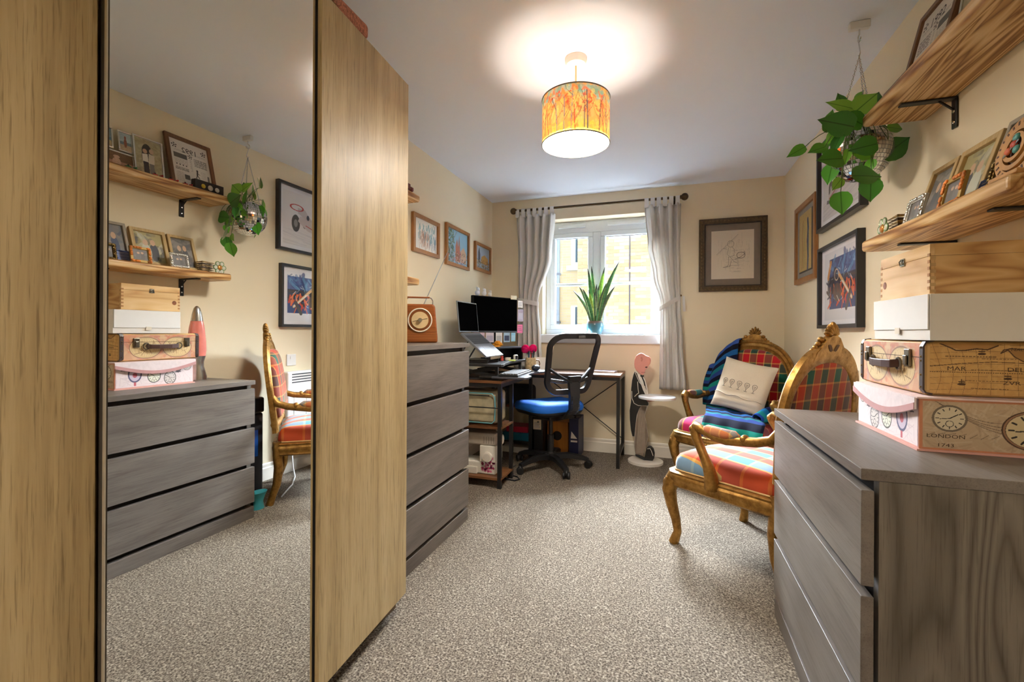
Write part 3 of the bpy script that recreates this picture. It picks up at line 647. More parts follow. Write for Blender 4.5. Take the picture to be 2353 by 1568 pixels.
# back wall sketch
cv = Canvas(0.315, 0.395, 0.0014, (222,210,192), 14)
pc = (70,64,60)
cv.pl([(0.04,0.2),(0.2,0.36)],0.002,pc,0.8).pl([(0.04,0.19),(0.19,0.34)],0.0015,pc,0.6)
cv.ring(0.145,0.285,0.024,0.026,0.0025,pc,0.8).pl([(0.13,0.255),(0.12,0.2),(0.14,0.18),(0.17,0.19),(0.172,0.24),(0.155,0.258)],0.0025,pc,0.8)
cv.pl([(0.12,0.24),(0.09,0.25),(0.12,0.255)],0.002,pc,0.7).pl([(0.14,0.18),(0.17,0.14),(0.19,0.13)],0.003,pc,0.7).pl([(0.13,0.18),(0.13,0.12),(0.12,0.1),(0.09,0.095),(0.14,0.1),(0.15,0.15)],0.003,pc,0.8)
cv.ring(0.22,0.19,0.03,0.025,0.004,pc,0.8).pl([(0.18,0.16),(0.21,0.17),(0.25,0.2),(0.245,0.22)],0.004,pc,0.8)
for k in range(60): x = g.uniform(0.05,0.29); y = g.uniform(0.06,0.3); cv.line(x,y,x+g.normal(0,0.004),y+g.uniform(0.02,0.09),0.0012,pc,0.35)
for k in range(34): y = g.uniform(0.05,0.24); x = g.uniform(0.1,0.2); cv.line(x,y,x+g.uniform(0.03,0.1),y+g.normal(0,0.003),0.0012,pc,0.45)
M_mountg = P('taupe_mount', (132,120,108), 0.8, var=0.03); M_ornf = P('carved_dark_frame', (84,66,44), 0.4, 0.3, var=0.3, scale=60)
sk = picture('framed_sketch', 'pencil sketch in a carved dark frame beside the window', (0.513, YB-0.0005, 1.405), BW, 0.505, 0.598, 0.042, 0.025, M_ornf, cv, mcol=M_mountg)
cm = MB(); 
for k in range(17):
    for s in (0, 1):
        x = -0.23+0.46*k/16; cm.sphere((x, -0.0255, 0.02+s*0.558), (0.011,0.004,0.006), 8, 6)
for k in range(20):
    for s in (-1, 1): cm.sphere((s*0.2315, -0.0255, 0.03+0.538*k/19), (0.006,0.004,0.011), 8, 6)
obj('carved_beading', cm, P('carved_beading', (112,90,60), 0.35, 0.4), sk, smooth=179)
obj('inner_slip', MB().box(-0.2105,0.2105,-0.024,-0.014,0.042,0.05).box(-0.2105,0.2105,-0.024,-0.014,0.548,0.556).box(-0.2105,-0.2025,-0.024,-0.014,0.05,0.548).box(0.2025,0.2105,-0.024,-0.014,0.05,0.548), P('slip_black', (36,28,22), 0.4), sk)
# right wall: oak framed abstract figure
cv = Canvas(0.30, 0.40, 0.0018, (206,176,112), 15); cv.rect(0.27,0,0.30,0.4,(48,44,44)).rect(0,0,0.3,0.012,(60,54,50))
cv.pl([(0.19,0.02),(0.2,0.1),(0.185,0.2),(0.2,0.28),(0.19,0.34)],0.03,(46,70,128),0.9).pl([(0.2,0.05),(0.21,0.2),(0.2,0.3)],0.012,(70,120,140),0.8).pl([(0.06,0.03),(0.08,0.15),(0.06,0.25),(0.09,0.35)],0.008,(150,84,60),0.8).pl([(0.1,0.03),(0.11,0.2),(0.1,0.32)],0.006,(120,150,90),0.8).pl([(0.04,0.05),(0.04,0.35)],0.01,(222,200,150),0.8).noise(0.1,6)
picture('framed_picture', 'oak framed abstract blue figure painting by the far corner', (XR-0.001, 3.468, 1.406), RW, 0.462, 0.535, 0.034, 0.022, M_oakf, cv, mcol=P('grey_mount', (150,144,136), 0.8))
# racing car print
M_bframe = P('black_frame', (38,36,38), 0.35, var=0.05)
cv = Canvas(0.54, 0.40, 0.0022, (226,222,222), 16)
cv.strokes(40,[(206,202,206),(214,210,214)],0,0,0.54,0.12,(0.1,0.3),(0.003,0.01),(0.1,0.05),0.6)
for x,y,rx,ry in ((0.13,0.15,0.035,0.06),(0.33,0.2,0.03,0.055),(0.42,0.17,0.04,0.065),(0.22,0.21,0.022,0.04)): cv.ell(x,y,rx,ry,(78,74,74)); cv.ell(x,y,rx*0.45,ry*0.45,(150,146,146))
cv.poly([(0.1,0.1),(0.3,0.13),(0.4,0.19),(0.38,0.23),(0.28,0.24),(0.2,0.18),(0.09,0.13)],(206,196,196)).poly([(0.26,0.21),(0.33,0.29),(0.4,0.29),(0.4,0.25),(0.3,0.21)],(196,186,186)).ring(0.41,0.29,0.06,0.022,0.006,(186,56,50)).poly([(0.06,0.09),(0.2,0.07),(0.2,0.085),(0.07,0.11)],(120,116,118)).ell(0.3,0.235,0.014,0.02,(60,60,70)).line(0.1,0.11,0.32,0.17,0.006,(190,60,56))
t = picture('framed_picture', 'black framed racing car print above the abstract print', (XR-0.001, 2.838, 1.662), RW, 0.652, 0.508, 0.02, 0.034, M_bframe, cv, mcol=P('print_white', (230,228,232), 0.8, var=0.01))
cv = Canvas(0.46, 0.38, 0.0018, (226,226,232), 17); g2 = cv.rng
cv.rect(0.08,0.06,0.46,0.34,(58,76,132)); cv.strokes(60,[(70,110,170),(96,150,200),(48,60,120),(84,96,150)],0.1,0.2,0.46,0.34,(0.03,0.08),(0.01,0.03),None,0.6)
cv.rect(0.05,0.15,0.46,0.24,(40,34,50),0.85).strokes(40,[(28,26,40),(44,52,90),(70,50,50)],0.05,0.13,0.44,0.25,(0.03,0.09),(0.008,0.02),None,0.9)
cv.strokes(34,[(226,96,48),(214,70,40),(232,120,70)],0.08,0.08,0.44,0.2,(0.02,0.06),(0.008,0.016),(PI/2,0.5),0.9).ell(0.2,0.15,0.06,0.05,(96,80,76),0.9)
cv.line(0.06,0.24,0.10,0.32,0.03,(206,140,70)).line(0.22,0.25,0.40,0.11,0.022,(222,170,110)).line(0.28,0.2,0.40,0.11,0.012,(236,226,214)).ell(0.17,0.25,0.03,0.04,(50,50,70)).ring(0.19,0.245,0.03,0.03,0.006,(220,190,160)).line(0.33,0.06,0.38,0.14,0.03,(90,84,88)).strokes(20,[(240,236,232),(190,200,220),(120,170,190)],0.06,0.1,0.44,0.3,(0.02,0.05),(0.002,0.005),None,0.9)
picture('framed_picture', 'black framed abstract print in blue and orange above the gilt chairs', (XR-0.001, 2.842, 1.093), RW, 0.598, 0.470, 0.02, 0.034, M_bframe, cv, mcol=P('print_white', (230,228,232)))

# ================================================================== THICK PINE SHELVES
def shelf(label, x0, x1, y0, y1, z0, z1, wall, brackets):
    cx, cy = (x0+x1)/2, (y0+y1)/2; t = thing('wall_shelf', label, 'shelf', (cx, cy, z0))
    obj('board', MB().box(x0-cx, x1-cx, y0-cy, y1-cy, 0, z1-z0), M_pine, t, bevel=0.012, seg=4)
    wx = (wall-cx)
    s = 1 if wall > cx else -1
    for yb in brackets:
        y = yb-cy; e = wx - s*0.0008
        b = obj('bracket', MB().box(min(e, e-s*0.006), max(e, e-s*0.006), y-0.014, y+0.014, -0.10, -0.0008).box(min(e, e-s*0.15), max(e, e-s*0.15), y-0.014, y+0.014, -0.007, -0.0008).bar((e-s*0.006, y, -0.04), (e-s*0.045, y, -0.006), 0.005, 0.008), M_blkmetal, t, bevel=0.003)
        for zz in (-0.045, -0.08): obj('screw', MB().lathe([(0,0),(0.006,0),(0.005,0.003),(0,0.004)], 12).__class__(Matrix.Translation((e-s*0.0062, y, zz)) @ Matrix.Rotation(-s*PI/2, 4, 'Y')).lathe([(0,0),(0.006,0),(0.005,0.003),(0,0.004)], 12), M_chrome, b)
    return t
S1, S2 = 1.874, 1.408      # upper surfaces of the shelves on the right wall
shelf('upper thick pine shelf with the framed 1992 poster', 0.692, 0.889, 1.15, 2.022, 1.832, S1, XR, (1.25, 1.85))
shelf('lower thick pine shelf with small photo frames above the boxes', 0.692, 0.889, 1.25, 2.022, 1.366, S2, XR, (1.40, 1.85))
shelf('upper thick pine shelf end showing beyond the wardrobe', -1.589, -1.39, 1.55, 2.378, 1.832, 1.874, XL, (1.75,))
shelf('lower thick pine shelf end above the brown radio', -1.589, -1.39, 1.55, 2.378, 1.338, 1.380, XL, (1.75,))
o = obj('toy_car', MB().box(-0.02,0.02,-0.05,0.05,0.008,0.03).box(-0.015,0.015,-0.025,0.025,0.03,0.045).cyl((-0.024,-0.03,0.011),(0.024,-0.03,0.011),0.011).cyl((-0.024,0.03,0.011),(0.024,0.03,0.011),0.011), P('toy_maroon',(110,36,30),0.4), bevel=0.004)
o.location = (-1.42, 2.27, 1.8745); tag(o, 'dark red toy on the shelf end beside the wardrobe', 'toy')

# ---- upper right shelf
INK = P('print_ink', (44,42,42), 0.8)
cv = Canvas(0.222, 0.276, 0.0011, (226,220,212), 21); ik = (52,48,46)
def bars(c, x0, x1, y0, y1, n, al=0.75, t=0.0022):
    for k in range(n):
        y = y1-(y1-y0)*(k+0.5)/n; x = x0
        while x < x1-0.004:
            l = c.rng.uniform(0.006, 0.02); c.rect(x, y-t/2, min(x+l, x1), y+t/2, ik, al); x += l+0.003
def ball(c, x, y, r):
    c.ell(x, y, r, r, (226,220,212))
    for k in range(5): a = 2*PI*k/5+0.3; c.ell(x+r*0.78*math.cos(a), y+r*0.78*math.sin(a), r*0.28, r*0.28, ik)
    c.ell(x, y, r*0.3, r*0.3, ik)
ball(cv, 0.027, 0.238, 0.015); ball(cv, 0.195, 0.238, 0.015); ball(cv, 0.111, 0.192, 0.013)
bars(cv, 0.02, 0.2, 0.206, 0.218, 2, 0.5); bars(cv, 0.015, 0.09, 0.14, 0.19, 6, 0.9, 0.004); cv.rect(0.13,0.165,0.205,0.195,ik,0.85); bars(cv,0.135,0.2,0.168,0.192,3,0.0)
bars(cv, 0.13, 0.205, 0.13, 0.16, 5, 0.45); bars(cv, 0.105, 0.118, 0.1, 0.175, 14, 0.5); bars(cv, 0.13, 0.205, 0.09, 0.11, 4, 0.8, 0.003)
for k in range(4): cv.poly([(0.135+k*0.018,0.128),(0.147+k*0.018,0.128),(0.141+k*0.018,0.118)], ik)
cv.ell(0.08,0.115,0.006,0.006,ik).line(0.08,0.108,0.083,0.088,0.009,ik).line(0.083,0.088,0.09,0.068,0.005,ik).line(0.083,0.088,0.072,0.07,0.005,ik).line(0.08,0.1,0.068,0.094,0.004,ik)
bars(cv, 0.03, 0.06, 0.07, 0.12, 8, 0.35); cv.rect(0.01,0.03,0.022,0.1,ik,0.8); bars(cv,0.03,0.12,0.02,0.06,7,0.6); cv.rect(0.13,0.04,0.16,0.07,ik,0.85); bars(cv,0.165,0.205,0.02,0.08,9,0.5)
t = picture('framed_poster', 'walnut framed 1992 year poster leaning on the upper shelf', (0.800, 1.868, S1+0.0008), RW, 0.268, 0.322, 0.022, 0.016, M_walnut, cv, tilt=-0.235, glass=False)
text('lettering', '1992', 0.046, INK, t, (0.0, -0.0068, 0.262-0.032), (1,0,0), (0,0,1), align='CENTER', sx=1.0)
bb = thing('badge_box', 'black display box with three badges in front of the 1992 poster', 'box', (0.772, 1.925, S1+0.0005))
obj('box', MB().box(-0.018,0.018,-0.087,0.087,0,0.068), P('badge_black', (34,28,26), 0.5), bb, bevel=0.002)
for k, (c, r) in enumerate((((214,206,190),0.014),((206,196,180),0.016),((212,180,60),0.013))): obj('badge', MB(Matrix.Translation((-0.0185, 0.045-0.042*k, 0.036)) @ Matrix.Rotation(-PI/2,4,'Y')).lathe([(0,0),(r,0),(r*0.8,0.003),(0,0.004)],14), P('badge%d'%k, c, 0.4, 0.3), bb, smooth=60)
cv = Canvas(0.128, 0.208, 0.0011, (176,166,128), 22); cv.strokes(150,[(190,180,140),(160,152,116),(206,196,160),(140,134,96)],0,0,0.128,0.208,(0.01,0.04),(0.006,0.016),None,0.35)
cv.ell(0.07,0.135,0.026,0.05,(58,52,48)).rect(0.044,0.09,0.096,0.13,(58,52,48)).poly([(0.035,0.01),(0.04,0.08),(0.062,0.08),(0.06,0.01)],(120,116,112)).poly([(0.062,0.01),(0.066,0.085),(0.092,0.085),(0.09,0.01)],(40,36,36)).poly([(0.036,0.08),(0.034,0.13),(0.062,0.135),(0.066,0.08)],(216,206,186)).poly([(0.066,0.085),(0.068,0.13),(0.094,0.125),(0.094,0.085)],(226,220,206)).ell(0.048,0.15,0.011,0.014,(200,170,140)).ell(0.08,0.143,0.011,0.013,(196,160,130))
M_silver = P('silver_frame', (214,212,206), 0.25, 0.9, var=0.03)
picture('framed_photo', 'slim silver frame with a photo of two people in white shirts', (0.815, 1.637, S1+0.0008), RW, 0.148, 0.228, 0.009, 0.010, M_silver, cv, tilt=-0.14, cat='photo frame')
mf = thing('multi_photo_display', 'silver multi photo frame beside the portrait of two people', 'photo frame', (0.825, 1.49, S1+0.0008), RW, None, -0.12)
def sub_frame(x, z, w, h, cols, seed):
    f = obj('frame', MB().box(x-w/2,x+w/2,-0.008,0,z,z+0.008).box(x-w/2,x+w/2,-0.008,0,z+h-0.008,z+h).box(x-w/2,x-w/2+0.008,-0.008,0,z+0.008,z+h-0.008).box(x+w/2-0.008,x+w/2,-0.008,0,z+0.008,z+h-0.008), M_silver, mf, bevel=0.002)
    c = Canvas(w-0.014, h-0.014, 0.0012, cols[0], seed); c.rect(0,0,1,c.h*0.4,cols[1]).rect(0,c.h*0.35,1,c.h*0.5,cols[2]); c.ell(c.w/2,c.h*0.45,c.w*0.13,c.h*0.25,cols[3]).ell(c.w/2,c.h*0.75,c.w*0.1,c.h*0.09,cols[3]); c.noise(0.25,4)
    c.build('photo', lambda u, v: (x-w/2+0.007+u, -0.003, z+0.007+v), f)
sub_frame(0.045, 0.112, 0.068, 0.11, [(150,176,196),(206,186,150),(110,150,180),(160,110,96)], 31)
sub_frame(-0.045, 0.112, 0.068, 0.11, [(180,200,210),(196,176,150),(120,140,150),(150,96,80)], 32)
sub_frame(0.0, 0.0, 0.16, 0.105, [(120,90,60),(60,64,90),(196,150,120),(214,176,150)], 33)
def toy_racer(label, y, c, x=0.755):
    t = thing('toy_racing_car', label, 'toy car', (x, y, S1+0.0005)); mt = P('toy_%d_%d_%d' % c, c, 0.35)
    obj('body', MB().box(-0.008,0.008,-0.035,0.032,0.005,0.014).box(-0.006,0.006,-0.012,0.012,0.014,0.021).box(-0.014,0.014,-0.038,-0.03,0.006,0.009).box(-0.013,0.013,0.028,0.034,0.014,0.024), mt, t, bevel=0.002)
    for yy in (-0.022, 0.022):
        for s in (-1, 1): obj('wheel', MB().cyl((s*0.010,yy,0.007),(s*0.017,yy,0.007),0.007,12), M_black, t)
    obj('driver', MB().sphere((0,0,0.024), 0.005, 8, 6), M_black, t)
toy_racer('small red toy racing car in front of the photo of two people', 1.625, (196,40,32))
toy_racer('small red toy racing car between the portrait and the poster', 1.705, (206,44,36))
toy_racer('small red toy racing car beside the black badge box', 1.782, (190,44,40))
toy_racer('small green toy car in front of the silver multi frame', 1.50, (60,140,70))

# ---- lower right shelf
def photo(seed, w, h, pal):
    c = Canvas(w, h, 0.0014, pal[0], seed); c.strokes(60, pal, 0, 0, w, h, (0.02,0.06), (0.01,0.03), None, 0.5)
    c.ell(w*0.35,h*0.35,w*0.16,h*0.3,pal[1]).ell(w*0.62,h*0.33,w*0.17,h*0.3,pal[2]).ell(w*0.36,h*0.68,w*0.09,h*0.1,(206,170,140)).ell(w*0.62,h*0.66,w*0.09,h*0.1,(210,176,148)); return c
picture('framed_photo', 'limed oak photo frame nearest the small basket', (0.805, 1.818, S2+0.0008), RW, 0.148, 0.205, 0.016, 0.018, M_limed, photo(41,0.116,0.173,[(150,146,140),(96,96,100),(110,104,100)]), tilt=-0.30, cat='photo frame')
picture('framed_photo', 'largest limed oak photo frame behind the sunflower frame', (0.805, 1.645, S2+0.0008), RW, 0.178, 0.208, 0.018, 0.018, M_limed, photo(42,0.142,0.172,[(176,166,120),(84,84,92),(206,206,190)]), tilt=-0.30, cat='photo frame')
picture('framed_photo', 'grey photo frame behind the wooden dial ornament', (0.805, 1.465, S2+0.0008), RW, 0.150, 0.215, 0.014, 0.018, P('grey_frame',(156,146,130),0.5), photo(43,0.122,0.187,[(120,120,126),(70,80,110),(150,140,130)]), tilt=-0.30, cat='photo frame')
cd = obj('postcard', MB(), M_paper); bpy.data.objects.remove(cd)
cv = Canvas(0.085,0.06,0.001,(70,92,160),44)
for k in range(6): cv.rect(0.01,0.008+k*0.008,0.01+cv.rng.uniform(0.045,0.068),0.0105+k*0.008,(220,224,236),0.8)
pt = thing('postcard', 'blue text card leaning against the grey photo frame', 'card', (0.772,1.487,S2+0.0008), RW, None, -0.3); cv.build('card', lambda u,v:(u-0.042,-0.002,v), pt); obj('backing', MB().box(-0.0425,0.0425,-0.0015,0,0,0.06), M_paper, pt)
def tiny_frame(name, label, y, x, w, h, fmat, deco, seed):
    t = picture(name, label, (x, y, S2+0.0008), RW, w, h, 0.014, 0.010, fmat, photo(seed,w-0.028,h-0.028,[(140,136,134),(110,106,104),(120,116,116)]), tilt=-0.22, cat='photo frame')
    mb = MB(); gg = random.Random(seed)
    for k in range(40):
        u = gg.random()*4; e = int(u); f = u-e
        x_, z_ = [(-w/2+0.006+f*(w-0.012),0.006),(w/2-0.006,0.006+f*(h-0.012)),(w/2-0.006-f*(w-0.012),h-0.006),(-w/2+0.006,h-0.006-f*(h-0.012))][e]
        mb.sphere((x_, -0.011, z_), (0.007,0.004,0.006), 8, 6)
    obj('ornament', mb, deco, t, smooth=179); return t
tiny_frame('framed_photo', 'small sunflower decorated photo frame', 1.548, 0.735, 0.098, 0.085, P('sunflower_gold',(178,146,76),0.5,0.2), P('sunflower_orange',(206,120,40),0.5,var=0.5,scale=40), 51)
tiny_frame('framed_photo', 'small ornate silver photo frame on the lower shelf', 1.742, 0.735, 0.098, 0.082, M_silver, M_silver, 52)
tiny_frame('framed_photo', 'small plain bronze photo frame at the back of the lower shelf', 1.422, 0.766, 0.07, 0.085, M_brass, M_brass, 53)
bk = thing('basket', 'small square woven basket on the lower shelf', 'basket', (0.785, 1.915, S2+0.0005))
M_wv = P('basket_weave', (150,120,70), 0.7, var=0.5, scale=90); M_wd = P('basket_dark', (70,50,30), 0.7)
for k in range(6):
    z_ = 0.005+k*0.0105; a = 0.034+0.0007*k; mb = MB().tube([(-a,-a,z_),(a,-a,z_),(a,a,z_),(-a,a,z_)], 0.0052, 6, closed=True); obj('woven_course', mb, M_wv if k%2 else M_wd, bk)
obj('bottom', MB().box(-0.032,0.032,-0.032,0.032,0,0.004), M_wd, bk)
fl = thing('flower_tealight_holder', 'little glass flower tealight holder on the shelf end', 'candle holder', (0.745, 1.982, S2+0.0005), RW)
for k in range(6):
    a = 2*PI*k/6; c = (0.026*math.cos(a), 0, 0.036+0.026*math.sin(a)); obj('petal', MB().tube([(c[0]+0.0125*math.cos(b*PI/6), 0, c[2]+0.0125*math.sin(b*PI/6)) for b in range(12)], 0.0032, 6, closed=True), P('petal_green',(150,176,130),0.25,0.3), fl, smooth=60)
    obj('petal_glass', MB().cyl((c[0],-0.002,c[2]),(c[0],0.002,c[2]),0.0105,14), P('petal_pale',(206,206,190),0.2,var=0.1), fl)
obj('heart', MB().sphere((0,-0.001,0.036),(0.016,0.008,0.016),16,10), P('amber_heart',(206,140,70),0.2,0.4), fl, smooth=179); obj('stand', MB().cyl((0,0.006,0.0),(0,0.006,0.012),0.012,14), M_silver, fl)
hs = thing('wooden_dial_ornament', 'laser cut wooden horseshoe dial ornament at the near end of the lower shelf', 'ornament', (0.735, 1.315, S2+0.0005), RW, None, -0.20); hs.scale = (0.78,0.78,0.78)
M_lc = P('laser_ply', (190,140,80), 0.55, var=0.12); M_lcd = P('laser_burn', (84,50,24), 0.6)
def ringpoly(r0, r1, y0, y1, a0=0, a1=2*PI, n=40, c=(0,0.092), sx=1.0):
    mb = MB(); R = []
    for k in range(n+1):
        a = a0+(a1-a0)*k/n; R.append([(c[0]+r*math.cos(a)*sx, y, c[1]+r*math.sin(a)) for r, y in ((r0,y0),(r1,y0),(r1,y1),(r0,y1))])
    return mb.loft(R, True)
obj('outer_ring', ringpoly(0.068,0.09,-0.010,0), M_lc, hs); obj('numeral_ring', ringpoly(0.050,0.064,-0.016,-0.004), M_lc, hs); obj('inner_ring', ringpoly(0.030,0.042,-0.020,-0.010), M_lc, hs)
obj('back_plate', ringpoly(0.001,0.07,-0.002,0.002), M_lcd, hs)
mb = MB()
for k in range(24):
    a = 2*PI*k/24; mb.M = Matrix.Translation((0.079*math.cos(a), -0.0105, 0.092+0.079*math.sin(a))) @ Matrix.Rotation(-a,4,'Y'); mb.box(-0.006,0.006,-0.0004,0.0004,-0.003,0.003)
obj('engraved_marks', mb, M_lcd, hs)
for k,(x_,z_,c) in enumerate(((0.0,0.10,(198,70,40)),(-0.018,0.085,(206,96,50)),(0.016,0.08,(70,140,130)),(0.004,0.118,(80,150,140)))): obj('flower', MB().sphere((x_,-0.02,z_),(0.014,0.006,0.012),10,6), P('dial_flower%d'%k,c,0.5), hs, smooth=179)
obj('hand', MB().bar((-0.03,-0.022,0.07),(0.02,-0.022,0.105),0.006,0.002,up=(0,1,0)), M_chrome, hs); obj('foot', MB().box(-0.06,0.06,-0.03,0.03,0,0.014), M_lc, hs, bevel=0.004)

# ================================================================== STACK OF BOXES ON THE LOW CHEST
T0 = 0.7806
pk = thing('keepsake_box', 'pink vintage clock print keepsake box at the bottom of the stack', 'box', (0.73, 1.535, T0))
bx0, bx1, by0, by1, bh = -0.148, 0.150, -0.182, 0.178, 0.130
M_pink = P('pink_board', (214,160,148), 0.7, var=0.03); M_pinkd = P('pink_ribbon', (190,140,138), 0.6, var=0.04)
obj('base', MB().box(bx0-0.006,bx1+0.003,by0-0.006,by1+0.006,0,0.005), M_pink, pk); obj('body', MB().box(bx0,bx1,by0,by1,0.005,bh-0.004), M_pink, pk, bevel=0.001); obj('lid', MB().box(bx0-0.006,bx1+0.003,by0-0.006,by1+0.006,bh-0.004,bh), P('pink_lid',(222,196,190),0.7), pk)
w_, h_ = by1-by0-0.006, bh-0.014
cv = Canvas(w_, h_, 0.0011, (224,208,208), 61); cv.strokes(160,[(206,186,188),(232,220,218),(196,176,180)],0,0,w_,h_,(0.02,0.06),(0.001,0.004),None,0.4)
ik = (84,70,76)
cv.clock(0.03,0.085,0.022,0.024,(130,116,110),(226,216,206)).clock(0.19,0.045,0.031,0.034,(96,92,86),(222,220,200)).clock(0.115,0.03,0.03,0.034,(104,98,96),(206,196,190)); cv.ell(0.275,0.06,0.03,0.04,(84,80,110)); cv.ell(0.275,0.06,0.024,0.033,(196,180,196)); cv.ell(0.275,0.055,0.01,0.012,(180,90,100)); cv.rect(0.27,0.004,0.28,0.022,(186,90,100))
for x_,y_ in ((0.075,0.06),(0.32,0.085)):
    for a in (-0.5,0,0.5): cv.ell(x_+0.012*math.sin(a*2),y_+0.008*math.cos(a),0.004,0.016,ik,0.9,-a)
    cv.line(x_-0.014,y_-0.004,x_+0.014,y_-0.004,0.003,ik)
# sheet on the front (reads from the room side: u runs towards -y)
cv.build('front_print', lambda u, v: (bx0-0.0006, by1-0.003-u, 0.009+v), pk)
flap = [(by0-0.006, bh-0.002)]+[(by0-0.006+(by1-by0+0.012)*k/24, bh-0.030-0.034*math.sin(PI*k/24)) for k in range(25)]+[(by1+0.006, bh-0.002)]
obj('flap', MB().prism(flap, bx0-0.0115, bx0-0.0072, lambda u,v,w:(w,u,v)), P('pink_flap',(222,206,206),0.7,var=0.06,scale=60), pk)
rb = MB(); rib = [[(bx0-0.0135, by0-0.006+(by1-by0+0.012)*k/24, bh-0.030-0.034*math.sin(PI*k/24)+d_) for d_ in (0.0,0.016)]+[(bx0-0.0118, by0-0.006+(by1-by0+0.012)*k/24, bh-0.030-0.034*math.sin(PI*k/24)+d_) for d_ in (0.016,0.0)] for k in range(25)]
obj('flap_ribbon', rb.loft(rib), M_pinkd, pk)
w_ = bx1-bx0-0.012; cv = Canvas(w_, h_, 0.0009, (186,162,132), 62); cv.strokes(260,[(170,146,118),(200,178,150),(160,138,112),(206,190,164)],0,0,w_,h_,(0.01,0.05),(0.001,0.005),None,0.35)
for k in range(4):
    pts = [(0.02+0.012*k+0.2*j/20, 0.115-0.03*k*0.3-0.07*math.sin(PI*0.5*j/14)+0.0016*j) for j in range(15)]; cv.pl(pts,0.0014,(84,64,50),0.8)
cv.clock(0.052,0.072,0.034,0.032,(110,96,80),(210,196,166)); cv.clock(0.205,0.052,0.058,0.046,(74,46,34),(206,186,146)); cv.ring(0.205,0.052,0.053,0.042,0.003,(150,110,80))
for k in range(7): cv.line(0.01+0.02*k, 0.03+0.004*math.sin(k), 0.024+0.02*k, 0.037, 0.0012, (90,74,60), 0.8)
cv.build('side_print', lambda u, v: (bx0+0.007+u, by0-0.0006, 0.009+v), pk)
obj('side_border', MB().box(bx0,bx1,by0-0.0014,by0-0.0004,0.005,0.009).box(bx0,bx1,by0-0.0014,by0-0.0004,bh-0.009,bh-0.004).box(bx0,bx0+0.007,by0-0.0014,by0-0.0004,0.009,bh-0.009), P('copper_border',(196,128,92),0.5), pk)
M_tink = P('map_ink', (70,50,34), 0.8)
text('lettering', 'LONDON', 0.0125, M_tink, pk, (bx0+0.014, by0-0.0009, 0.034), (1,0,0), (0,0,1), sx=1.35); text('lettering', '1743', 0.0115, M_tink, pk, (bx0+0.034, by0-0.0009, 0.013), (1,0,0), (0,0,1), sx=1.5)

sc = thing('map_suitcase', 'old world map suitcase with leather handle on the pink box', 'suitcase', (0.745, 1.572, T0+bh+0.0008))
sx0, sx1, sy0, sy1, sh_ = -0.14, 0.138, -0.187, 0.183, 0.134
M_map = P('map_paper',(206,166,104),0.5,var=0.1,scale=20); M_mtrim = P('dark_leather_trim',(64,50,48),0.4)
obj('body', MB().box(sx0,sx1,sy0,sy1,0.0,sh_), M_map, sc, bevel=0.012, seg=4)
w_, h_ = sx1-sx0-0.02, sh_-0.012; cv = Canvas(w_, h_, 0.0009, (208,164,98), 63); cv.strokes(120,[(196,150,84),(216,176,112),(190,146,86)],0,0,w_,h_,(0.03,0.08),(0.004,0.012),None,0.3); bi = (72,44,24)
for k in range(11): cv.pl([(0.012+0.026*k+0.010*math.sin(j*0.5)*(5-k)/5, h_*j/8) for j in range(9)],0.0008,bi,0.7)
for k in range(8): cv.pl([(w_*j/10, 0.008+0.015*k+0.006*math.sin(j*0.31)) for j in range(11)],0.0008,bi,0.7)
for yy in (0.052,): 
    for j in range(60): cv.rect(w_*j/60, yy, w_*(j+0.6)/60, yy+0.002, bi)
cv.pl([(0.0,0.066),(0.06,0.074),(0.12,0.079),(0.19,0.077)],0.0016,bi)
cv.poly([(0.02,0.122),(0.04,0.112),(0.07,0.106),(0.11,0.11),(0.13,0.118),(0.14,0.122)],(176,130,72)).pl([(0.02,0.122),(0.04,0.112),(0.05,0.106),(0.07,0.106),(0.09,0.11),(0.11,0.108),(0.13,0.118)],0.003,bi)
land = [(0.135,0.100),(0.148,0.108),(0.16,0.092),(0.175,0.082),(0.19,0.075),(0.21,0.066),(0.23,0.056),(0.25,0.055),(0.262,0.075),(0.262,0.122),(0.22,0.122),(0.2,0.112),(0.17,0.11),(0.155,0.112),(0.14,0.108)]
cv.poly(land,(166,122,66)).pl(land+[land[0]],0.0024,bi).poly([(0.2,0.09),(0.22,0.08),(0.24,0.085),(0.236,0.1),(0.21,0.105)],(208,164,98)).poly([(0.238,0.05),(0.26,0.056),(0.26,0.022),(0.25,0.03)],(178,58,40)).pl([(0.238,0.05),(0.25,0.03),(0.26,0.02)],0.002,bi)
for x_,y_ in ((0.1,0.098),(0.062,0.024),(0.148,0.04)): cv.ell(x_,y_,0.008,0.003,bi).line(x_,y_,x_,y_+0.012,0.0015,bi).line(x_-0.005,y_+0.006,x_+0.005,y_+0.006,0.003,bi)
for x_,y_,l in ((0.03,0.09,0.09),(0.1,0.085,0.06),(0.08,0.058,0.08),(0.06,0.032,0.1),(0.08,0.014,0.07),(0.19,0.042,0.06),(0.2,0.034,0.05)):
    x = x_
    while x < x_+l: q_ = cv.rng.uniform(0.003,0.007); cv.rect(x,y_,x+q_,y_+0.0022,bi,0.75); x += q_+0.0016
cv.build('map_side', lambda u, v: (sx0+0.012+u, sy0-0.0006, 0.006+v), sc)
text('lettering','MAR',0.014,M_tink,sc,(sx0+0.045,sy0-0.0009,0.063),(1,0,0),(0,0,1),sx=1.3); text('lettering','DEL',0.014,M_tink,sc,(sx0+0.158,sy0-0.0009,0.063),(1,0,0),(0,0,1),sx=1.3); text('lettering','ZVR',0.012,M_tink,sc,(sx0+0.150,sy0-0.0009,0.032),(1,0,0),(0,0,1),sx=1.5); text('lettering','NALI',0.009,M_tink,sc,(sx0+0.165,sy0-0.0009,0.112),(1,0,0),(0,0,1),sx=1.3)
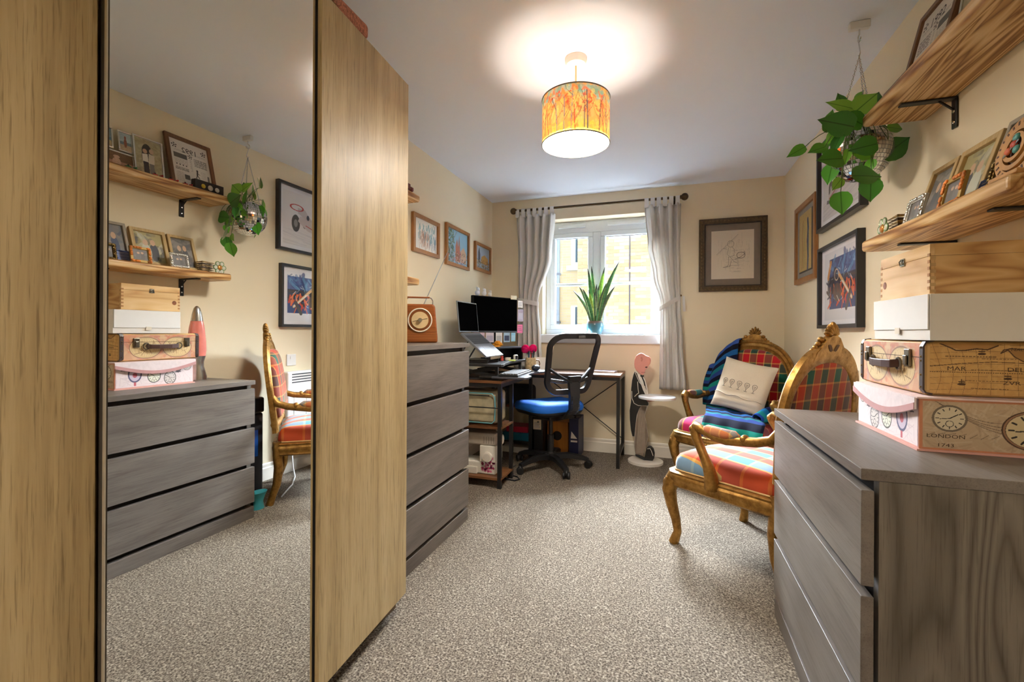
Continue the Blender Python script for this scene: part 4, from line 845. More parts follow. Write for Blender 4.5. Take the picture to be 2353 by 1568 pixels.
w_ = sy1-sy0-0.03; cv = Canvas(w_, h_, 0.0012, (196,150,116), 64); cv.strokes(120,[(206,120,84),(176,140,130),(206,170,130),(190,110,90)],0,0,w_,h_,(0.02,0.06),(0.006,0.016),None,0.5)
for x_ in (0.095, 0.245):
    cv.ell(x_,0.058,0.073,0.055,(150,110,90)).ell(x_,0.058,0.069,0.051,(214,186,136)); cv.strokes(24,[(150,110,70),(120,84,52)],x_-0.04,0.03,x_+0.04,0.09,(0.01,0.035),(0.0012,0.003),None,0.8)
    for k in range(5): cv.ring(x_,0.058,0.069*(k+0.5)/5+0.001,0.051,0.0009,(150,120,80),0.7)
cv.build('map_front', lambda u, v: (sx0-0.0006, sy1-0.015-u, 0.006+v), sc)
obj('lid_seam', MB().box(sx0-0.0014,sx0-0.0004,sy0+0.014,sy1-0.014,0.092,0.0935), M_tink, sc)
for s, y_ in ((0, sy0), (1, sy1)):
    yy = y_ + (0.006 if s == 0 else -0.006); k = obj('edge_trim', MB().sweep([(sx0-0.003+0.02,yy,0.0035),(sx0+0.004,yy,0.006),(sx0-0.001,yy,0.014),(sx0-0.001,yy,sh_-0.014),(sx0+0.004,yy,sh_-0.003),(sx0+0.02,yy,sh_+0.0006)], [(-0.002,-0.008),(0.002,-0.008),(0.002,0.008),(-0.002,0.008)], (0,1,0)), M_mtrim, sc)
    for z_ in (0.02,0.05,0.085,0.095,0.118): obj('rivet', MB().sphere((sx0-0.003,yy,z_),0.0028,8,6), M_brass, k, smooth=179)
for y_ in (-0.12, 0.12):
    l_ = obj('latch', MB().box(sx0-0.008,sx0-0.0008,y_-0.013,y_+0.013,0.066,0.112), P('aged_steel',(120,112,98),0.3,0.9), sc, bevel=0.002); obj('latch_tongue', MB().box(sx0-0.013,sx0-0.0085,y_-0.008,y_+0.008,0.07,0.096), P('aged_steel',(120,112,98)), l_, bevel=0.002)
hd = obj('handle', MB().sweep([(sx0-0.004,-0.075,0.072),(sx0-0.02,-0.065,0.070),(sx0-0.026,-0.03,0.069),(sx0-0.026,0.03,0.069),(sx0-0.02,0.065,0.070),(sx0-0.004,0.075,0.072)], [(-0.003,-0.011),(0.003,-0.011),(0.003,0.011),(-0.003,0.011)], (0,0,1)), P('handle_leather',(74,46,38),0.4), sc, bevel=0.002)
for y_ in (-0.078, 0.078): obj('handle_ring', MB().tube([(sx0-0.008, y_+0.014*math.cos(a*PI/6), 0.071+0.016*math.sin(a*PI/6)) for a in range(12)],0.003,6,closed=True), P('aged_steel',(120,112,98)), hd, smooth=60)

wb = thing('document_box', 'white fold down storage box between the suitcase and the pine box', 'box', (0.742, 1.505, T0+bh+sh_+0.0022))
obj('body', MB().box(-0.138,0.14,-0.15,0.155,0,0.113), P('box_white',(226,220,212),0.6,var=0.01), wb, bevel=0.001); obj('front_flap', MB().box(-0.1415,-0.1385,-0.147,0.152,0.027,0.1125), P('box_white_flap',(232,230,228),0.6,var=0.01), wb, bevel=0.0008)
obj('pull_tab', MB().box(-0.144,-0.142,-0.012,0.012,0.016,0.032), P('tab_cream',(226,216,196),0.7), wb)
pb = thing('pine_box', 'pale pine box with a hinged lid and metal clasp on top of the stack', 'box', (0.752, 1.531, T0+bh+sh_+0.113+0.0036))
ph = 0.126; a0, a1, b0, b1 = -0.13, 0.132, -0.133, 0.137
obj('front_board', MB().box(a0,a0+0.01,b0,b1,0,ph*0.76), M_pbox, pb, bevel=0.0006); obj('side_board', MB().box(a0+0.01,a1,b0,b0+0.01,0,ph*0.76), M_pboxs, pb, bevel=0.0006); obj('side_board', MB().box(a0+0.01,a1,b1-0.01,b1,0,ph*0.76), M_pboxs, pb); obj('back_board', MB().box(a1-0.01,a1,b0+0.01,b1-0.01,0,ph*0.76), M_pbox, pb); obj('bottom', MB().box(a0+0.01,a1-0.01,b0+0.01,b1-0.01,0.002,0.008), M_pbox, pb)
ld_ = obj('lid', MB().box(a0,a0+0.01,b0,b1,ph*0.765,ph).box(a0+0.01,a1,b0+0.01,b1,ph-0.008,ph), M_pbox, pb, bevel=0.0006); obj('lid_side', MB().box(a0+0.01,a1,b0,b0+0.01,ph*0.765,ph), M_pboxs, ld_)
M_endg = P('end_grain',(176,128,78),0.6,var=0.1,scale=80)
for k in range(6):
    zz = 0.004+k*0.0165
    obj('finger_joint', MB().box(a0+0.0005,a0+0.012,b0-0.0006,b0+0.002,zz,zz+0.008), P('joint_pale',(196,160,110),0.6), pb); obj('finger_joint', MB().box(a0-0.0006,a0+0.002,b0,b0+0.010,zz+0.008,zz+0.016), M_endg, pb); obj('finger_joint', MB().box(a0-0.0006,a0+0.002,b1-0.010,b1,zz+0.008,zz+0.016), M_endg, pb)
obj('clasp', MB().box(a0-0.003,a0-0.0006,-0.012,0.012,ph*0.70,ph*0.76-0.0005).box(a0-0.003,a0-0.0006,-0.010,0.010,ph*0.77,ph*0.86).tube([(a0-0.005,-0.006,ph*0.72),(a0-0.006,-0.008,ph*0.80),(a0-0.005,0.0,ph*0.84),(a0-0.006,0.008,ph*0.80),(a0-0.005,0.006,ph*0.72)],0.0015,6), P('clasp_steel',(150,146,138),0.25,0.9), pb)
obj('knot', MB(Matrix.Translation((a0-0.0003, b1-0.028, 0.045)) @ Matrix.Rotation(-PI/2,4,'Y')).lathe([(0,0),(0.011,0),(0.010,0.0006),(0,0.0007)],18), P('knot_brown',(130,76,40),0.6,var=0.3,scale=120), pb)
lv = thing('lava_lamp', 'pink lava lamp with a silver cap behind the suitcase', 'lava lamp', (0.735, 1.838, T0))
M_lsil = P('lava_silver',(190,188,184),0.25,0.9)
obj('base', MB().lathe([(0,0),(0.052,0),(0.05,0.02),(0.036,0.075),(0.035,0.10),(0.045,0.135),(0.0,0.135)],28), M_lsil, lv, smooth=50)
obj('globe', MB().lathe([(0,0.1355),(0.044,0.1355),(0.048,0.17),(0.046,0.22),(0.038,0.30),(0.031,0.335),(0,0.335)],28), P('lava_pink',(222,130,118),0.12,coat=0.6), lv, smooth=50)
obj('cap', MB().lathe([(0,0.3355),(0.031,0.3355),(0.024,0.38),(0.016,0.41),(0.006,0.422),(0,0.423)],28), M_lsil, lv, smooth=50)

# ================================================================== HANGING PLANTER
HX, HY = 0.728, 2.154
hk = thing('ceiling_hook', 'white ceiling block with a steel hook for the hanging planter', 'hook', (HX, HY, ZC-0.0005))
obj('block', MB().box(-0.035,0.035,-0.012,0.012,-0.03,0), M_white, hk, bevel=0.003)
obj('hook', MB().tube([(0,0,-0.03),(0,0,-0.05)]+[(0,0.014*math.sin(a)*1.0,-0.064+0.014*math.cos(a)) for a in [0.3+k*0.42 for k in range(11)]], 0.0028, 8), M_chrome, hk, smooth=60)
BZ, BR = 1.785, 0.112
pl = thing('hanging_planter', 'disco ball planter with a trailing heart leaf plant hanging by the upper shelf', 'planter', (HX, HY, BZ))
tz = ZC-BZ-0.078
obj('s_hook', MB().tube([(0,-0.012,tz-0.004),(0,-0.008,tz+0.006),(0,0.002,tz+0.008),(0,0.006,tz-0.002),(0,-0.004,tz-0.03),(0,-0.01,tz-0.05),(0,0,tz-0.062),(0,0.008,tz-0.052)], 0.0022, 8), M_chrome, pl, smooth=60)
for k in range(3):
    a = 2*PI*k/3+0.5; p0 = V((0,0,tz-0.06)); p1 = V((0.078*math.cos(a),0.078*math.sin(a),0.075)); n_ = 34; mb = MB(); d_ = (p1-p0)/n_
    for j in range(n_):
        c = p0+d_*(j+0.5); s_ = V((1,0,0)) if j%2 else V((0,1,0)); mb.tube([c-d_*0.62+s_*0.0, c+s_*0.0032, c+d_*0.62, c-s_*0.0036], 0.0013, 5, closed=True)
    obj('chain', mb, M_chrome, pl)
mb = MB(); rows = 20
for i in range(1, rows):
    th0, th1 = PI*i/rows*0.86+PI*0.14, PI*(i+1)/rows*0.86+PI*0.14
    if i == rows-1: th1 = PI*0.995
    nn = max(6, int(2*PI*BR*math.sin((th0+th1)/2)/0.0135))
    for j in range(nn):
        f0, f1 = 2*PI*(j+0.06)/nn, 2*PI*(j+0.94)/nn; e = (th1-th0)*0.06
        mb.add([(BR*math.sin(t)*math.cos(f), BR*math.sin(t)*math.sin(f), BR*math.cos(t)) for t, f in ((th0+e,f0),(th1-e,f0),(th1-e,f1),(th0+e,f1))], [[0,1,2,3]])
o = obj('mirror_tiles', mb, P('tile_mirror',(216,216,218),0.03,1.0,var=0.02), pl, kind='stuff', solid=0)
obj('ball', MB().lathe([(0.001,-BR+0.0012)]+[((BR-0.0012)*math.sin(t), -(BR-0.0012)*math.cos(t)) for t in [PI*k/24 for k in range(1,20)]]+[(0.05,0.06),(0.001,0.055)],32), P('ball_grey',(120,118,116),0.5), pl, smooth=60)
obj('soil', MB().lathe([(0,0.066),(0.06,0.066),(0.06,0.07),(0,0.075)],20), P('soil',(50,36,26),0.95,var=0.4,scale=60), pl)
# one heart shaped leaf mesh shared by every leaf: base at origin, tip at +y (length 1), width 1 along x
def heart():
    W = [(0.0,-0.05,0.02),(0.08,-0.10,0.30),(0.2,-0.06,0.44),(0.35,0,0.49),(0.5,0,0.45),(0.65,0,0.34),(0.78,0,0.20),(0.88,0,0.10),(0.95,0,0.04),(1.0,0,0.004)]
    rings = []; mb = MB()
    for t, lift, w in W:
        zc = -0.10*t*t
        rings.append([(-w, t+lift*0.7, zc+0.10*w), (-w*0.5, t+lift*0.3, zc+0.04*w), (0, t, zc-0.012), (w*0.5, t+lift*0.3, zc+0.04*w), (w, t+lift*0.7, zc+0.10*w)])
    n = 5; vs = [p for r in rings for p in r]; fs = [[i*n+k, i*n+k+1, (i+1)*n+k+1, (i+1)*n+k] for i in range(len(W)-1) for k in range(n-1)]
    return mb.add(vs, fs)
def leafmat():
    m, nt, b = base('heart_leaf', 0.32, spec=0.5); oi = N(nt, 'ShaderNodeObjectInfo'); r = ramp(nt, [(0.0,lin((52,122,44))),(0.5,lin((92,172,50))),(1.0,lin((150,208,72)))])
    L(nt, oi.outputs['Random'], r.inputs[0]); sp = N(nt,'ShaderNodeSeparateXYZ'); L(nt, coord(nt), sp.inputs[0]); ab = N(nt,'ShaderNodeMath',operation='ABSOLUTE'); L(nt, sp.outputs[0], ab.inputs[0])
    r2 = ramp(nt, [(0.0,(0.35,0.45,0.25,1)),(0.018,(0.4,0.5,0.3,1)),(0.03,(1,1,1,1))]); L(nt, ab.outputs[0], r2.inputs[0])
    mm = N(nt,'ShaderNodeMix',data_type='RGBA',blend_type='MULTIPLY'); mm.inputs[0].default_value = 1; L(nt, r.outputs[0], mm.inputs[6]); L(nt, r2.outputs[0], mm.inputs[7]); L(nt, mm.outputs[2], b.inputs['Base Color'])
    b.inputs['Coat Weight'].default_value = 0.25
    return m
M_leaf = leafmat(); lm = obj('leaf', heart(), M_leaf, pl, smooth=179, solid=0.004); leaf_me = lm.data; bpy.data.objects.remove(lm)
LV = [(1070,700,905,655,62,1.75),(1085,715,1215,600,115,1.74),(890,850,940,700,62,1.72),(1068,815,862,772,125,1.66),(970,845,890,925,62,1.68),(755,945,650,1003,58,1.66),(885,945,790,972,66,1.67),(995,1020,855,1022,110,1.63),(1218,925,1050,962,112,1.62),(1200,985,1060,985,72,1.66),(1250,1010,1435,878,120,1.72),(1285,818,1392,826,56,1.78),(1060,1130,1252,1126,112,1.64),(1190,1025,1158,1112,54,1.66),(1180,1155,1175,1292,102,1.66),(985,1238,992,1378,100,1.64),(990,1150,938,1218,56,1.65),(1180,690,1232,588,72,1.80),(985,868,930,980,56,1.68),(1125,800,1010,735,92,1.70),(1035,960,1015,1050,40,1.66),(1200,760,1290,700,80,1.86),(1240,720,1330,760,80,1.92),(1150,740,1060,660,90,1.86),(1230,880,1330,930,90,1.95),(1120,1000,1180,1100,80,1.92),(1050,900,980,1000,90,1.93),(1180,900,1240,1020,80,1.97),(1010,700,960,610,80,1.88),(1090,690,1120,590,80,1.9),(1240,800,1300,890,90,1.9),(1090,1040,1060,1160,80,1.88),(1180,1060,1230,1180,80,1.9),(950,900,880,1010,90,1.84),(930,1060,900,1180,80,1.82),(1110,830,1090,940,90,1.95),(1250,940,1270,1060,80,1.93)]
gl = random.Random(8); piv = V((HX,HY,BZ))
for (bx_, by_, tx_, ty_, wd_, dd) in LV:
    q0 = at(1580+bx_*0.3572, by_*0.3572, D=dd); q1 = at(1580+tx_*0.3572, ty_*0.3572, D=dd-gl.uniform(-0.03,0.03)); Ln = (q1-q0); ln = Ln.length; ya = Ln.normalized()
    vw = (CAM-q0).normalized()
    if dd > 1.85: vw = (V((-1,0,0))*0.8+V((0,0.5,0.3))).normalized()
    nz = vw + V((gl.uniform(-.3,.3), gl.uniform(-.3,.3), gl.uniform(0.0,.4))); nz = (nz - ya*nz.dot(ya)).normalized(); xa = ya.cross(nz)
    wm = 1.3*wd_*0.3572*dd/F_PX; ln *= 1.08
    M = Matrix((xa*wm, ya*ln, nz*ln)).transposed().to_4x4(); M.translation = q0-piv
    lf = child('leaf', leaf_me, pl, M)
    ctr = V((gl.uniform(-.03,.03), gl.uniform(-.03,.03), 0.075)); e = q0-piv
    pts = [ctr*(1-k)**2 + ((ctr+e)/2+V((0,0,0.05)))*(2*k*(1-k)) + e*k*k for k in (0,.2,.4,.6,.8,1)] if e.z >= -0.02 else [ctr*(1-k)**2 + V((e.x,e.y,0)).normalized().to_3d()*(2*k*(1-k)*0.17)+V((0,0,0.10))*(2*k*(1-k)) + e*k*k for k in (0,.15,.3,.45,.6,.75,.9,1)]
    obj('stem', MB().tube(pts, 0.0014, 5), P('stem_green',(74,96,40),0.5), pl, smooth=179)

# ================================================================== WINDOW SILL
SILL = fz0
sp_ = thing('snake_plant', 'snake plant in a teal glazed pot on the window sill', 'plant', (-0.606, 4.125, SILL+0.0006))
def potmat():
    m, nt, b = base('teal_glaze', 0.15, coat=0.5); sp = N(nt,'ShaderNodeSeparateXYZ'); L(nt, coord(nt), sp.inputs[0]); n = N(nt,'ShaderNodeTexNoise',Scale=18.0,Detail=4.0); L(nt, coord(nt), n.inputs[0])
    ad = N(nt,'ShaderNodeMath',operation='MULTIPLY_ADD'); ad.inputs[1].default_value = 0.05; L(nt, n.outputs[0], ad.inputs[0]); L(nt, sp.outputs[2], ad.inputs[2])
    r = ramp(nt, [(0.02,lin((150,190,200))),(0.06,lin((84,150,168))),(0.115,lin((70,120,132))),(0.14,lin((110,92,78)))]); L(nt, ad.outputs[0], r.inputs[0]); L(nt, r.outputs[0], b.inputs['Base Color']); return m
obj('pot', MB().lathe([(0,0),(0.05,0),(0.062,0.012),(0.076,0.05),(0.078,0.08),(0.072,0.115),(0.066,0.122),(0.062,0.118),(0.066,0.09),(0.0,0.09)],36), potmat(), sp_, smooth=50)
obj('saucer', MB().lathe([(0,-0.0004),(0.055,-0.0004),(0.06,0.004),(0,0.004)],30), P('saucer_white',(206,206,204),0.4), sp_); obj('soil', MB().lathe([(0,0.0905),(0.064,0.0905),(0.062,0.10),(0,0.104)],20), P('soil',(50,36,26)), sp_)
def snakemat():
    m, nt, b = base('snake_leaf', 0.35); a = N(nt,'ShaderNodeAttribute',attribute_name='Col'); n = N(nt,'ShaderNodeTexNoise',Scale=1.0,Detail=3.0); L(nt, coord(nt,(25,25,70)), n.inputs[0])
    r = ramp(nt, [(0.4,(0.55,0.6,0.55,1)),(0.6,(1,1,1,1))]); L(nt, n.outputs[0], r.inputs[0]); mm = N(nt,'ShaderNodeMix',data_type='RGBA',blend_type='MULTIPLY'); mm.inputs[0].default_value = 0.8; L(nt, a.outputs['Color'], mm.inputs[6]); L(nt, r.outputs[0], mm.inputs[7]); L(nt, mm.outputs[2], b.inputs['Base Color']); return m
M_snake = snakemat(); gs = random.Random(2); pv = V(sp_.location)
for tx_, ty_, hue in [(358,868,0),(415,815,0),(508,635,1),(548,610,1),(690,620,2),(845,550,1),(795,820,0),(705,790,0),(605,800,0),(580,880,0),(520,860,2),(628,815,1),(455,845,1),(515,1010,0),(660,900,1)]:
    tip = at(1240+tx_*0.2168, 480+ty_*0.2168, Y=4.125+gs.uniform(-0.05,0.05))-pv; dirx = max(-1,min(1,tip.x/0.25)); bs = V((0.045*dirx+gs.uniform(-.012,.012), gs.uniform(-.03,.03), 0.10))
    Wd = gs.uniform(0.020,0.026); NV = 12; rows_ = []
    for j in range(NV+1):
        t_ = j/NV; c = bs.lerp(tip, t_) + V((-(tip.x-bs.x)*0.18*math.sin(PI*t_), 0, 0)); w_ = Wd*(0.55+1.25*t_-1.1*t_*t_)*(1-t_**5)*0.98+0.0006
        a_ = gs.uniform(-0.05,0.05)+0.3*math.sin(hash((tx_,ty_))%7); xa = V((math.cos(a_), math.sin(a_), 0)); ya = V((-math.sin(a_), math.cos(a_),0))
        rows_.append([c+xa*(w_*k)+ya*(0.006*(k*k)) for k in (-1,-0.72,-0.3,0,0.3,0.72,1)])
    mb = MB().add([p for r in rows_ for p in r], [[j*7+k,j*7+k+1,(j+1)*7+k+1,(j+1)*7+k] for j in range(NV) for k in range(6)])
    o = obj('leaf', mb, M_snake, sp_, smooth=179, solid=0.0025); ca = o.data.color_attributes.new('Col','FLOAT_COLOR','POINT')
    core = [(92,120,96),(78,140,84),(150,200,76)][hue]; buf = []
    for j in range(NV+1):
        for k in range(7): c = (206,206,110) if k in (0,6) else core; c = (50,52,40) if j >= NV-1 else c; buf += list(lin(c))
    ca.data.foreach_set('color', buf)
o = obj('tealight_dish', MB().lathe([(0,0),(0.03,0),(0.034,0.02),(0.031,0.02),(0.028,0.006),(0,0.006)],24), P('grey_dish',(176,176,184),0.4), smooth=50); o.location = (-0.875, 4.11, SILL+0.0006); tag(o, 'small round grey dish on the window sill', 'dish')

# ================================================================== DESK
DZ = 0.73
dk = thing('corner_desk', 'L shaped corner desk with rustic wood top and black metal legs', 'desk', (-1.06, 3.6, 0))
def dl(mb): mb.v = [(a+1.06, b-3.6, c) for a,b,c in mb.v]; return mb
TX0, TX1, TY0, TY1 = -1.572, -1.045, 2.858, 4.048
obj('desktop', dl(MB().box(TX0,TX1,TY0,TY1,DZ-0.018,DZ)), M_rustic, dk, bevel=0.002)
obj('desktop', dl(MB().box(TX1+0.002,-0.33,3.595,TY1,DZ-0.018,DZ)), M_rustic, dk, bevel=0.002)
for x_, y_ in ((-1.06,2.875),(-1.06,3.115),(-1.555,2.875),(-1.555,3.115),(-0.347,3.612),(-0.347,4.03),(-1.06,3.612),(-1.555,4.03)):
    obj('leg', dl(MB().box(x_-0.0125,x_+0.0125,y_-0.0125,y_+0.0125,0,DZ-0.0185)), M_blkmetal, dk)
ry = DZ-0.031
obj('rail', dl(MB().box(TX0+0.03,TX1-0.03,2.8625,2.8875,ry-0.0125,ry+0.0122)), M_blkmetal, dk); obj('rail', dl(MB().box(-1.0725,-1.0475,2.89,3.598,ry-0.0125,ry+0.0122)), M_blkmetal, dk)
obj('rail', dl(MB().box(-1.046,-0.361,3.5995,3.6245,ry-0.0125,ry+0.0122)), M_blkmetal, dk); obj('rail', dl(MB().box(-0.3595,-0.3345,3.626,4.016,ry-0.0125,ry+0.0122)), M_blkmetal, dk); obj('rail', dl(MB().box(-0.3595,-0.3345,3.626,4.016,0.085,0.11)), M_blkmetal, dk)
obj('rail', dl(MB().box(TX0+0.03,-0.361,4.0175,4.0425,ry-0.0125,ry+0.0122)), M_blkmetal, dk)
obj('cross_brace', dl(MB().cyl((-1.04,4.03,0.66),(-0.361,4.03,0.15),0.004,8)), M_blkmetal, dk); obj('cross_brace', dl(MB().cyl((-1.04,4.036,0.15),(-0.361,4.036,0.66),0.004,8)), M_blkmetal, dk)
for z_ in (0.055, 0.40): obj('shelf', dl(MB().box(-1.54,-1.047,2.864,3.126,z_,z_+0.016)), M_rustic, dk, bevel=0.0015)
obj('shelf_rail', dl(MB().cyl((-1.543,2.868,0.545),(-1.0725,2.868,0.545),0.004,8)), M_blkmetal, dk)

cvt = thing('desk_riser', 'black sit stand desk converter with a lower keyboard tray', 'desk riser', (-1.25, 3.2, DZ+0.0006))
def cl(mb): mb.v = [(a+1.25, b-3.2, c-DZ-0.0006) for a,b,c in mb.v]; return mb
M_cvt = P('converter_black',(34,33,35),0.5,var=0.08); M_cvg = P('converter_grey',(70,70,76),0.45)
PZ = 0.842
obj('base_frame', cl(MB().box(-1.5,-1.075,2.90,2.96,DZ+0.0006,DZ+0.012).box(-1.5,-1.075,3.46,3.52,DZ+0.0006,DZ+0.012).box(-1.5,-1.45,2.96,3.46,DZ+0.0006,DZ+0.012)), M_cvt, cvt)
for y_ in (2.945, 3.475):
    obj('scissor_arm', cl(MB().bar((-1.48,y_,DZ+0.02),(-1.12,y_,PZ-0.03),0.012,0.025)), M_cvt, cvt); obj('scissor_arm', cl(MB().bar((-1.12,y_+0.014,DZ+0.02),(-1.48,y_+0.014,PZ-0.03),0.012,0.025)), M_cvg, cvt)
obj('gas_strut', cl(MB().cyl((-1.44,3.2,DZ+0.018),(-1.15,3.2,PZ-0.025),0.009,10)), M_cvt, cvt)
pol = [(-1.54,2.872),(-1.05,2.872),(-1.045,2.90),(-1.075,3.02),(-1.10,3.2),(-1.095,3.38),(-1.075,3.50),(-1.085,3.55),(-1.54,3.55)]
obj('platform', cl(MB().prism(pol, PZ-0.018, PZ, lambda u,v,w:(u,v,w))), M_cvt, cvt, bevel=0.003)
pol = [(-1.12,2.865),(-0.885,2.865),(-0.868,2.89),(-0.875,3.0),(-0.93,3.1),(-0.945,3.2),(-0.93,3.32),(-0.885,3.42),(-0.88,3.50),(-0.90,3.53),(-1.12,3.53)]
obj('keyboard_tray', cl(MB().prism(pol, 0.746, 0.76, lambda u,v,w:(u,v,w))), M_cvg, cvt, bevel=0.003)
for y_ in (2.93, 3.46): obj('tray_arm', cl(MB().box(-1.118,-1.098,y_,y_+0.02,0.7605,PZ-0.019)), M_cvt, cvt)

# monitor
mo = thing('monitor', 'large black computer monitor on the desk riser', 'monitor', (-1.333, 3.515, PZ+0.0006), math.atan2(0.47, 0.214))
obj('bezel', MB().box(-0.258,0.258,0.0,0.028,0.215,0.512), P('bezel_black',(12,12,13),0.5,spec=0.1), mo, bevel=0.004)
obj('screen', MB().box(-0.25,0.25,-0.0008,0.0002,0.232,0.505), M_screen, mo); obj('chin', MB().box(-0.258,0.258,-0.0012,0.0002,0.2155,0.229), P('bezel_grey',(60,62,66),0.4), mo)
obj('stand', MB().box(-0.03,0.03,0.029,0.045,0.012,0.36), M_black, mo, bevel=0.003); obj('foot', MB().box(-0.11,0.11,-0.06,0.07,0,0.0115), M_black, mo, bevel=0.004)
mrx = Matrix.Translation(mo.location) @ Matrix.Rotation(mo.rotation_euler[2],4,'Z')
def note(name, label, cat, u, z, w, h, c, off=-0.004, hang=True, tilt=0.0, deco=None):
    p = mrx @ V((u, off, z)); t = thing(name, label, cat, p, mo.rotation_euler[2], None, tilt)
    obj('sheet', MB().box(-w/2,w/2,-0.0004,0.0004,-h,0), c, t)
    if deco: obj('print', MB().box(-w/2*0.75,w/2*0.75,-0.0009,-0.0005,-h*0.85,-h*0.3), deco, t)
    else: obj('writing', MB().box(-w*0.35,w*0.35,-0.0009,-0.0005,-h*0.28,-h*0.24).box(-w*0.35,w*0.25,-0.0009,-0.0005,-h*0.48,-h*0.44).box(-w*0.35,w*0.3,-0.0009,-0.0005,-h*0.68,-h*0.64), P('note_ink',(120,120,140),0.8), t)
    return t
note('sticky_note','white sticky note on the right edge of the monitor','note',0.292,0.495,0.062,0.06,M_paper)
note('photo_card','lilac photo card under the white sticky note','card',0.296,0.42,0.075,0.105,P('card_lilac',(176,160,176),0.6),deco=P('card_grey',(196,190,200),0.6))
note('sticky_note','bright pink sticky note low on the right edge of the monitor','note',0.290,0.286,0.07,0.074,P('note_pink',(244,130,170),0.8))
for k,(u,w,h,c,dc,nm) in enumerate(((-0.235,0.05,0.05,(220,190,200),(190,80,90),'red and white card at the laptop end of the row below the monitor'),(-0.17,0.07,0.075,(206,180,190),(150,130,150),'pinkish card second in the row below the monitor'),(-0.075,0.09,0.08,(214,200,206),(180,170,186),'wide lilac card in the row below the monitor'),(0.03,0.075,0.085,(226,224,220),(190,190,190),'cream card in the middle of the row below the monitor'),(0.125,0.075,0.08,(160,190,210),(50,60,90),'blue and navy card in the row below the monitor'),(0.205,0.055,0.075,(140,200,226),(170,214,232),'pale blue card at the curtain end of the row below the monitor'))):
    note('photo_card', nm, 'card', u, 0.2145, w, h, P('card%d'%k,c,0.6), off=-0.003, deco=P('cardd%d'%k,dc,0.6))
for k,(u,r,c,nm) in enumerate(((-0.2,0.028,(196,206,226),'blue grey figurine on top of the monitor'),(-0.125,0.026,(226,230,236),'white figurine on top of the monitor'),(-0.06,0.022,(230,226,220),'small white dog figurine on top of the monitor'))):
    p = mrx @ V((u,0.014,0.5125)); t = thing('figurine', nm, 'figurine', p); mt = P('fig%d'%k,c,0.4)
    obj('body', MB().sphere((0,0,r*0.8),(r*0.8,r*0.5,r*0.8),12,8), mt, t, smooth=179); obj('head', MB().sphere((0.004,0,r*1.85),(r*0.5,r*0.4,r*0.5),12,8).sphere((-0.008,0,r*2.3),(r*0.16,r*0.16,r*0.3),8,6), mt, t, smooth=179)
p = mrx @ V((0.2,0.012,0.5128)); t = thing('sticky_note_pad','cream paper slips lying on the monitor top edge','note pad',p,mo.rotation_euler[2]); obj('pad', MB().box(-0.035,0.035,-0.02,0.014,0,0.006), P('pad_cream',(230,220,190),0.8), t); obj('sheet', MB().box(-0.035,0.04,-0.0225,-0.0205,-0.012,0.022), P('pad_cream',(230,220,190),0.8), t)

# laptop on a sloping stand
lp = thing('laptop', 'open laptop tilted on a stand beside the monitor', 'laptop', (-1.26, 3.04, PZ+0.0006))
z0_ = PZ+0.0006
a_, b_ = V((-1.36+1.26, 0, 1.045-z0_)), V((-1.165+1.26, 0, 0.882-z0_)); dv = (b_-a_).normalized(); nv_ = V((-dv.z*-1, 0, dv.x)); nv_ = V((-dv.z,0,dv.x)); nv_ = nv_ if nv_.z > 0 else -nv_
def slab(p, q, n, y0, y1, t): return MB().add([tuple(p+V((0,y,0))+n*s) for y in (y0,y1) for p_, s in ((p,0),(q,0),(q,1),(p,1)) for p in (p_,)] if False else [tuple(c) for y in (y0,y1) for c in (p+V((0,y,0)), q+V((0,y,0)), q+V((0,y,0))+n*t, p+V((0,y,0))+n*t)], [[0,1,2,3],[7,6,5,4],[0,4,5,1],[1,5,6,2],[2,6,7,3],[3,7,4,0]])
obj('deck', slab(a_, b_, nv_, -0.168, 0.168, 0.014), P('laptop_grey',(120,122,128),0.4,0.4), lp, bevel=0.003)
ks = MB()
for r_ in range(5):
    for c_ in range(14):
        o_ = a_+dv*(0.03+r_*0.019)+nv_*0.0142; y_ = -0.15+c_*0.0216; k_ = slab(o_, o_+dv*0.016, nv_, y_, y_+0.018, 0.0015); ks.add(k_.v, k_.f)
obj('keys', ks, P('key_grey',(60,62,66),0.6), lp); obj('touchpad', slab(a_+dv*0.15+nv_*0.0142, a_+dv*0.22+nv_*0.0142, nv_, -0.06, 0.06, 0.0006), P('touchpad',(140,142,148),0.4), lp)
su = V((-0.10,0,0.995)).normalized(); sn = V((0.995,0,0.10)); s0 = a_+V((0.0,0,0.016))
scr = obj('lid', slab(s0, s0+su*0.222, -sn, -0.172, 0.172, 0.008), P('laptop_lid',(110,112,118),0.35,0.5), lp, bevel=0.002); obj('screen', slab(s0+su*0.008, s0+su*0.214, sn, -0.164, 0.164, 0.0008), M_screen, scr)
stn = thing('laptop_stand', 'black folding stand under the laptop', 'laptop stand', (-1.26, 3.04, PZ+0.0006))
for y_ in (-0.10, 0.10):
    obj('side_arm', MB().bar(a_-nv_*0.011+V((0.01,y_,0)), b_-nv_*0.011+V((0,y_,0)), 0.012, 0.008), M_black, stn); obj('prop', MB().bar(a_-nv_*0.02+dv*0.06+V((0,y_,0)), V((-0.16,y_,0.006)), 0.012, 0.008), M_black, stn); obj('foot_bar', MB().bar(V((-0.16,y_,0.004)), V((0.085,y_,0.004)), 0.012, 0.008), M_black, stn)
obj('front_lip', MB().bar(b_+V((0.006,-0.10,-0.002)), b_+V((0.006,0.10,-0.002)), 0.008, 0.02), M_chrome, stn); obj('front_post', MB().bar(V((0.08,0.10,0.008)), b_+V((-0.006,0.10,-0.014)),0.01,0.008).bar(V((0.08,-0.10,0.008)), b_+V((-0.006,-0.10,-0.014)),0.01,0.008), M_black, stn)

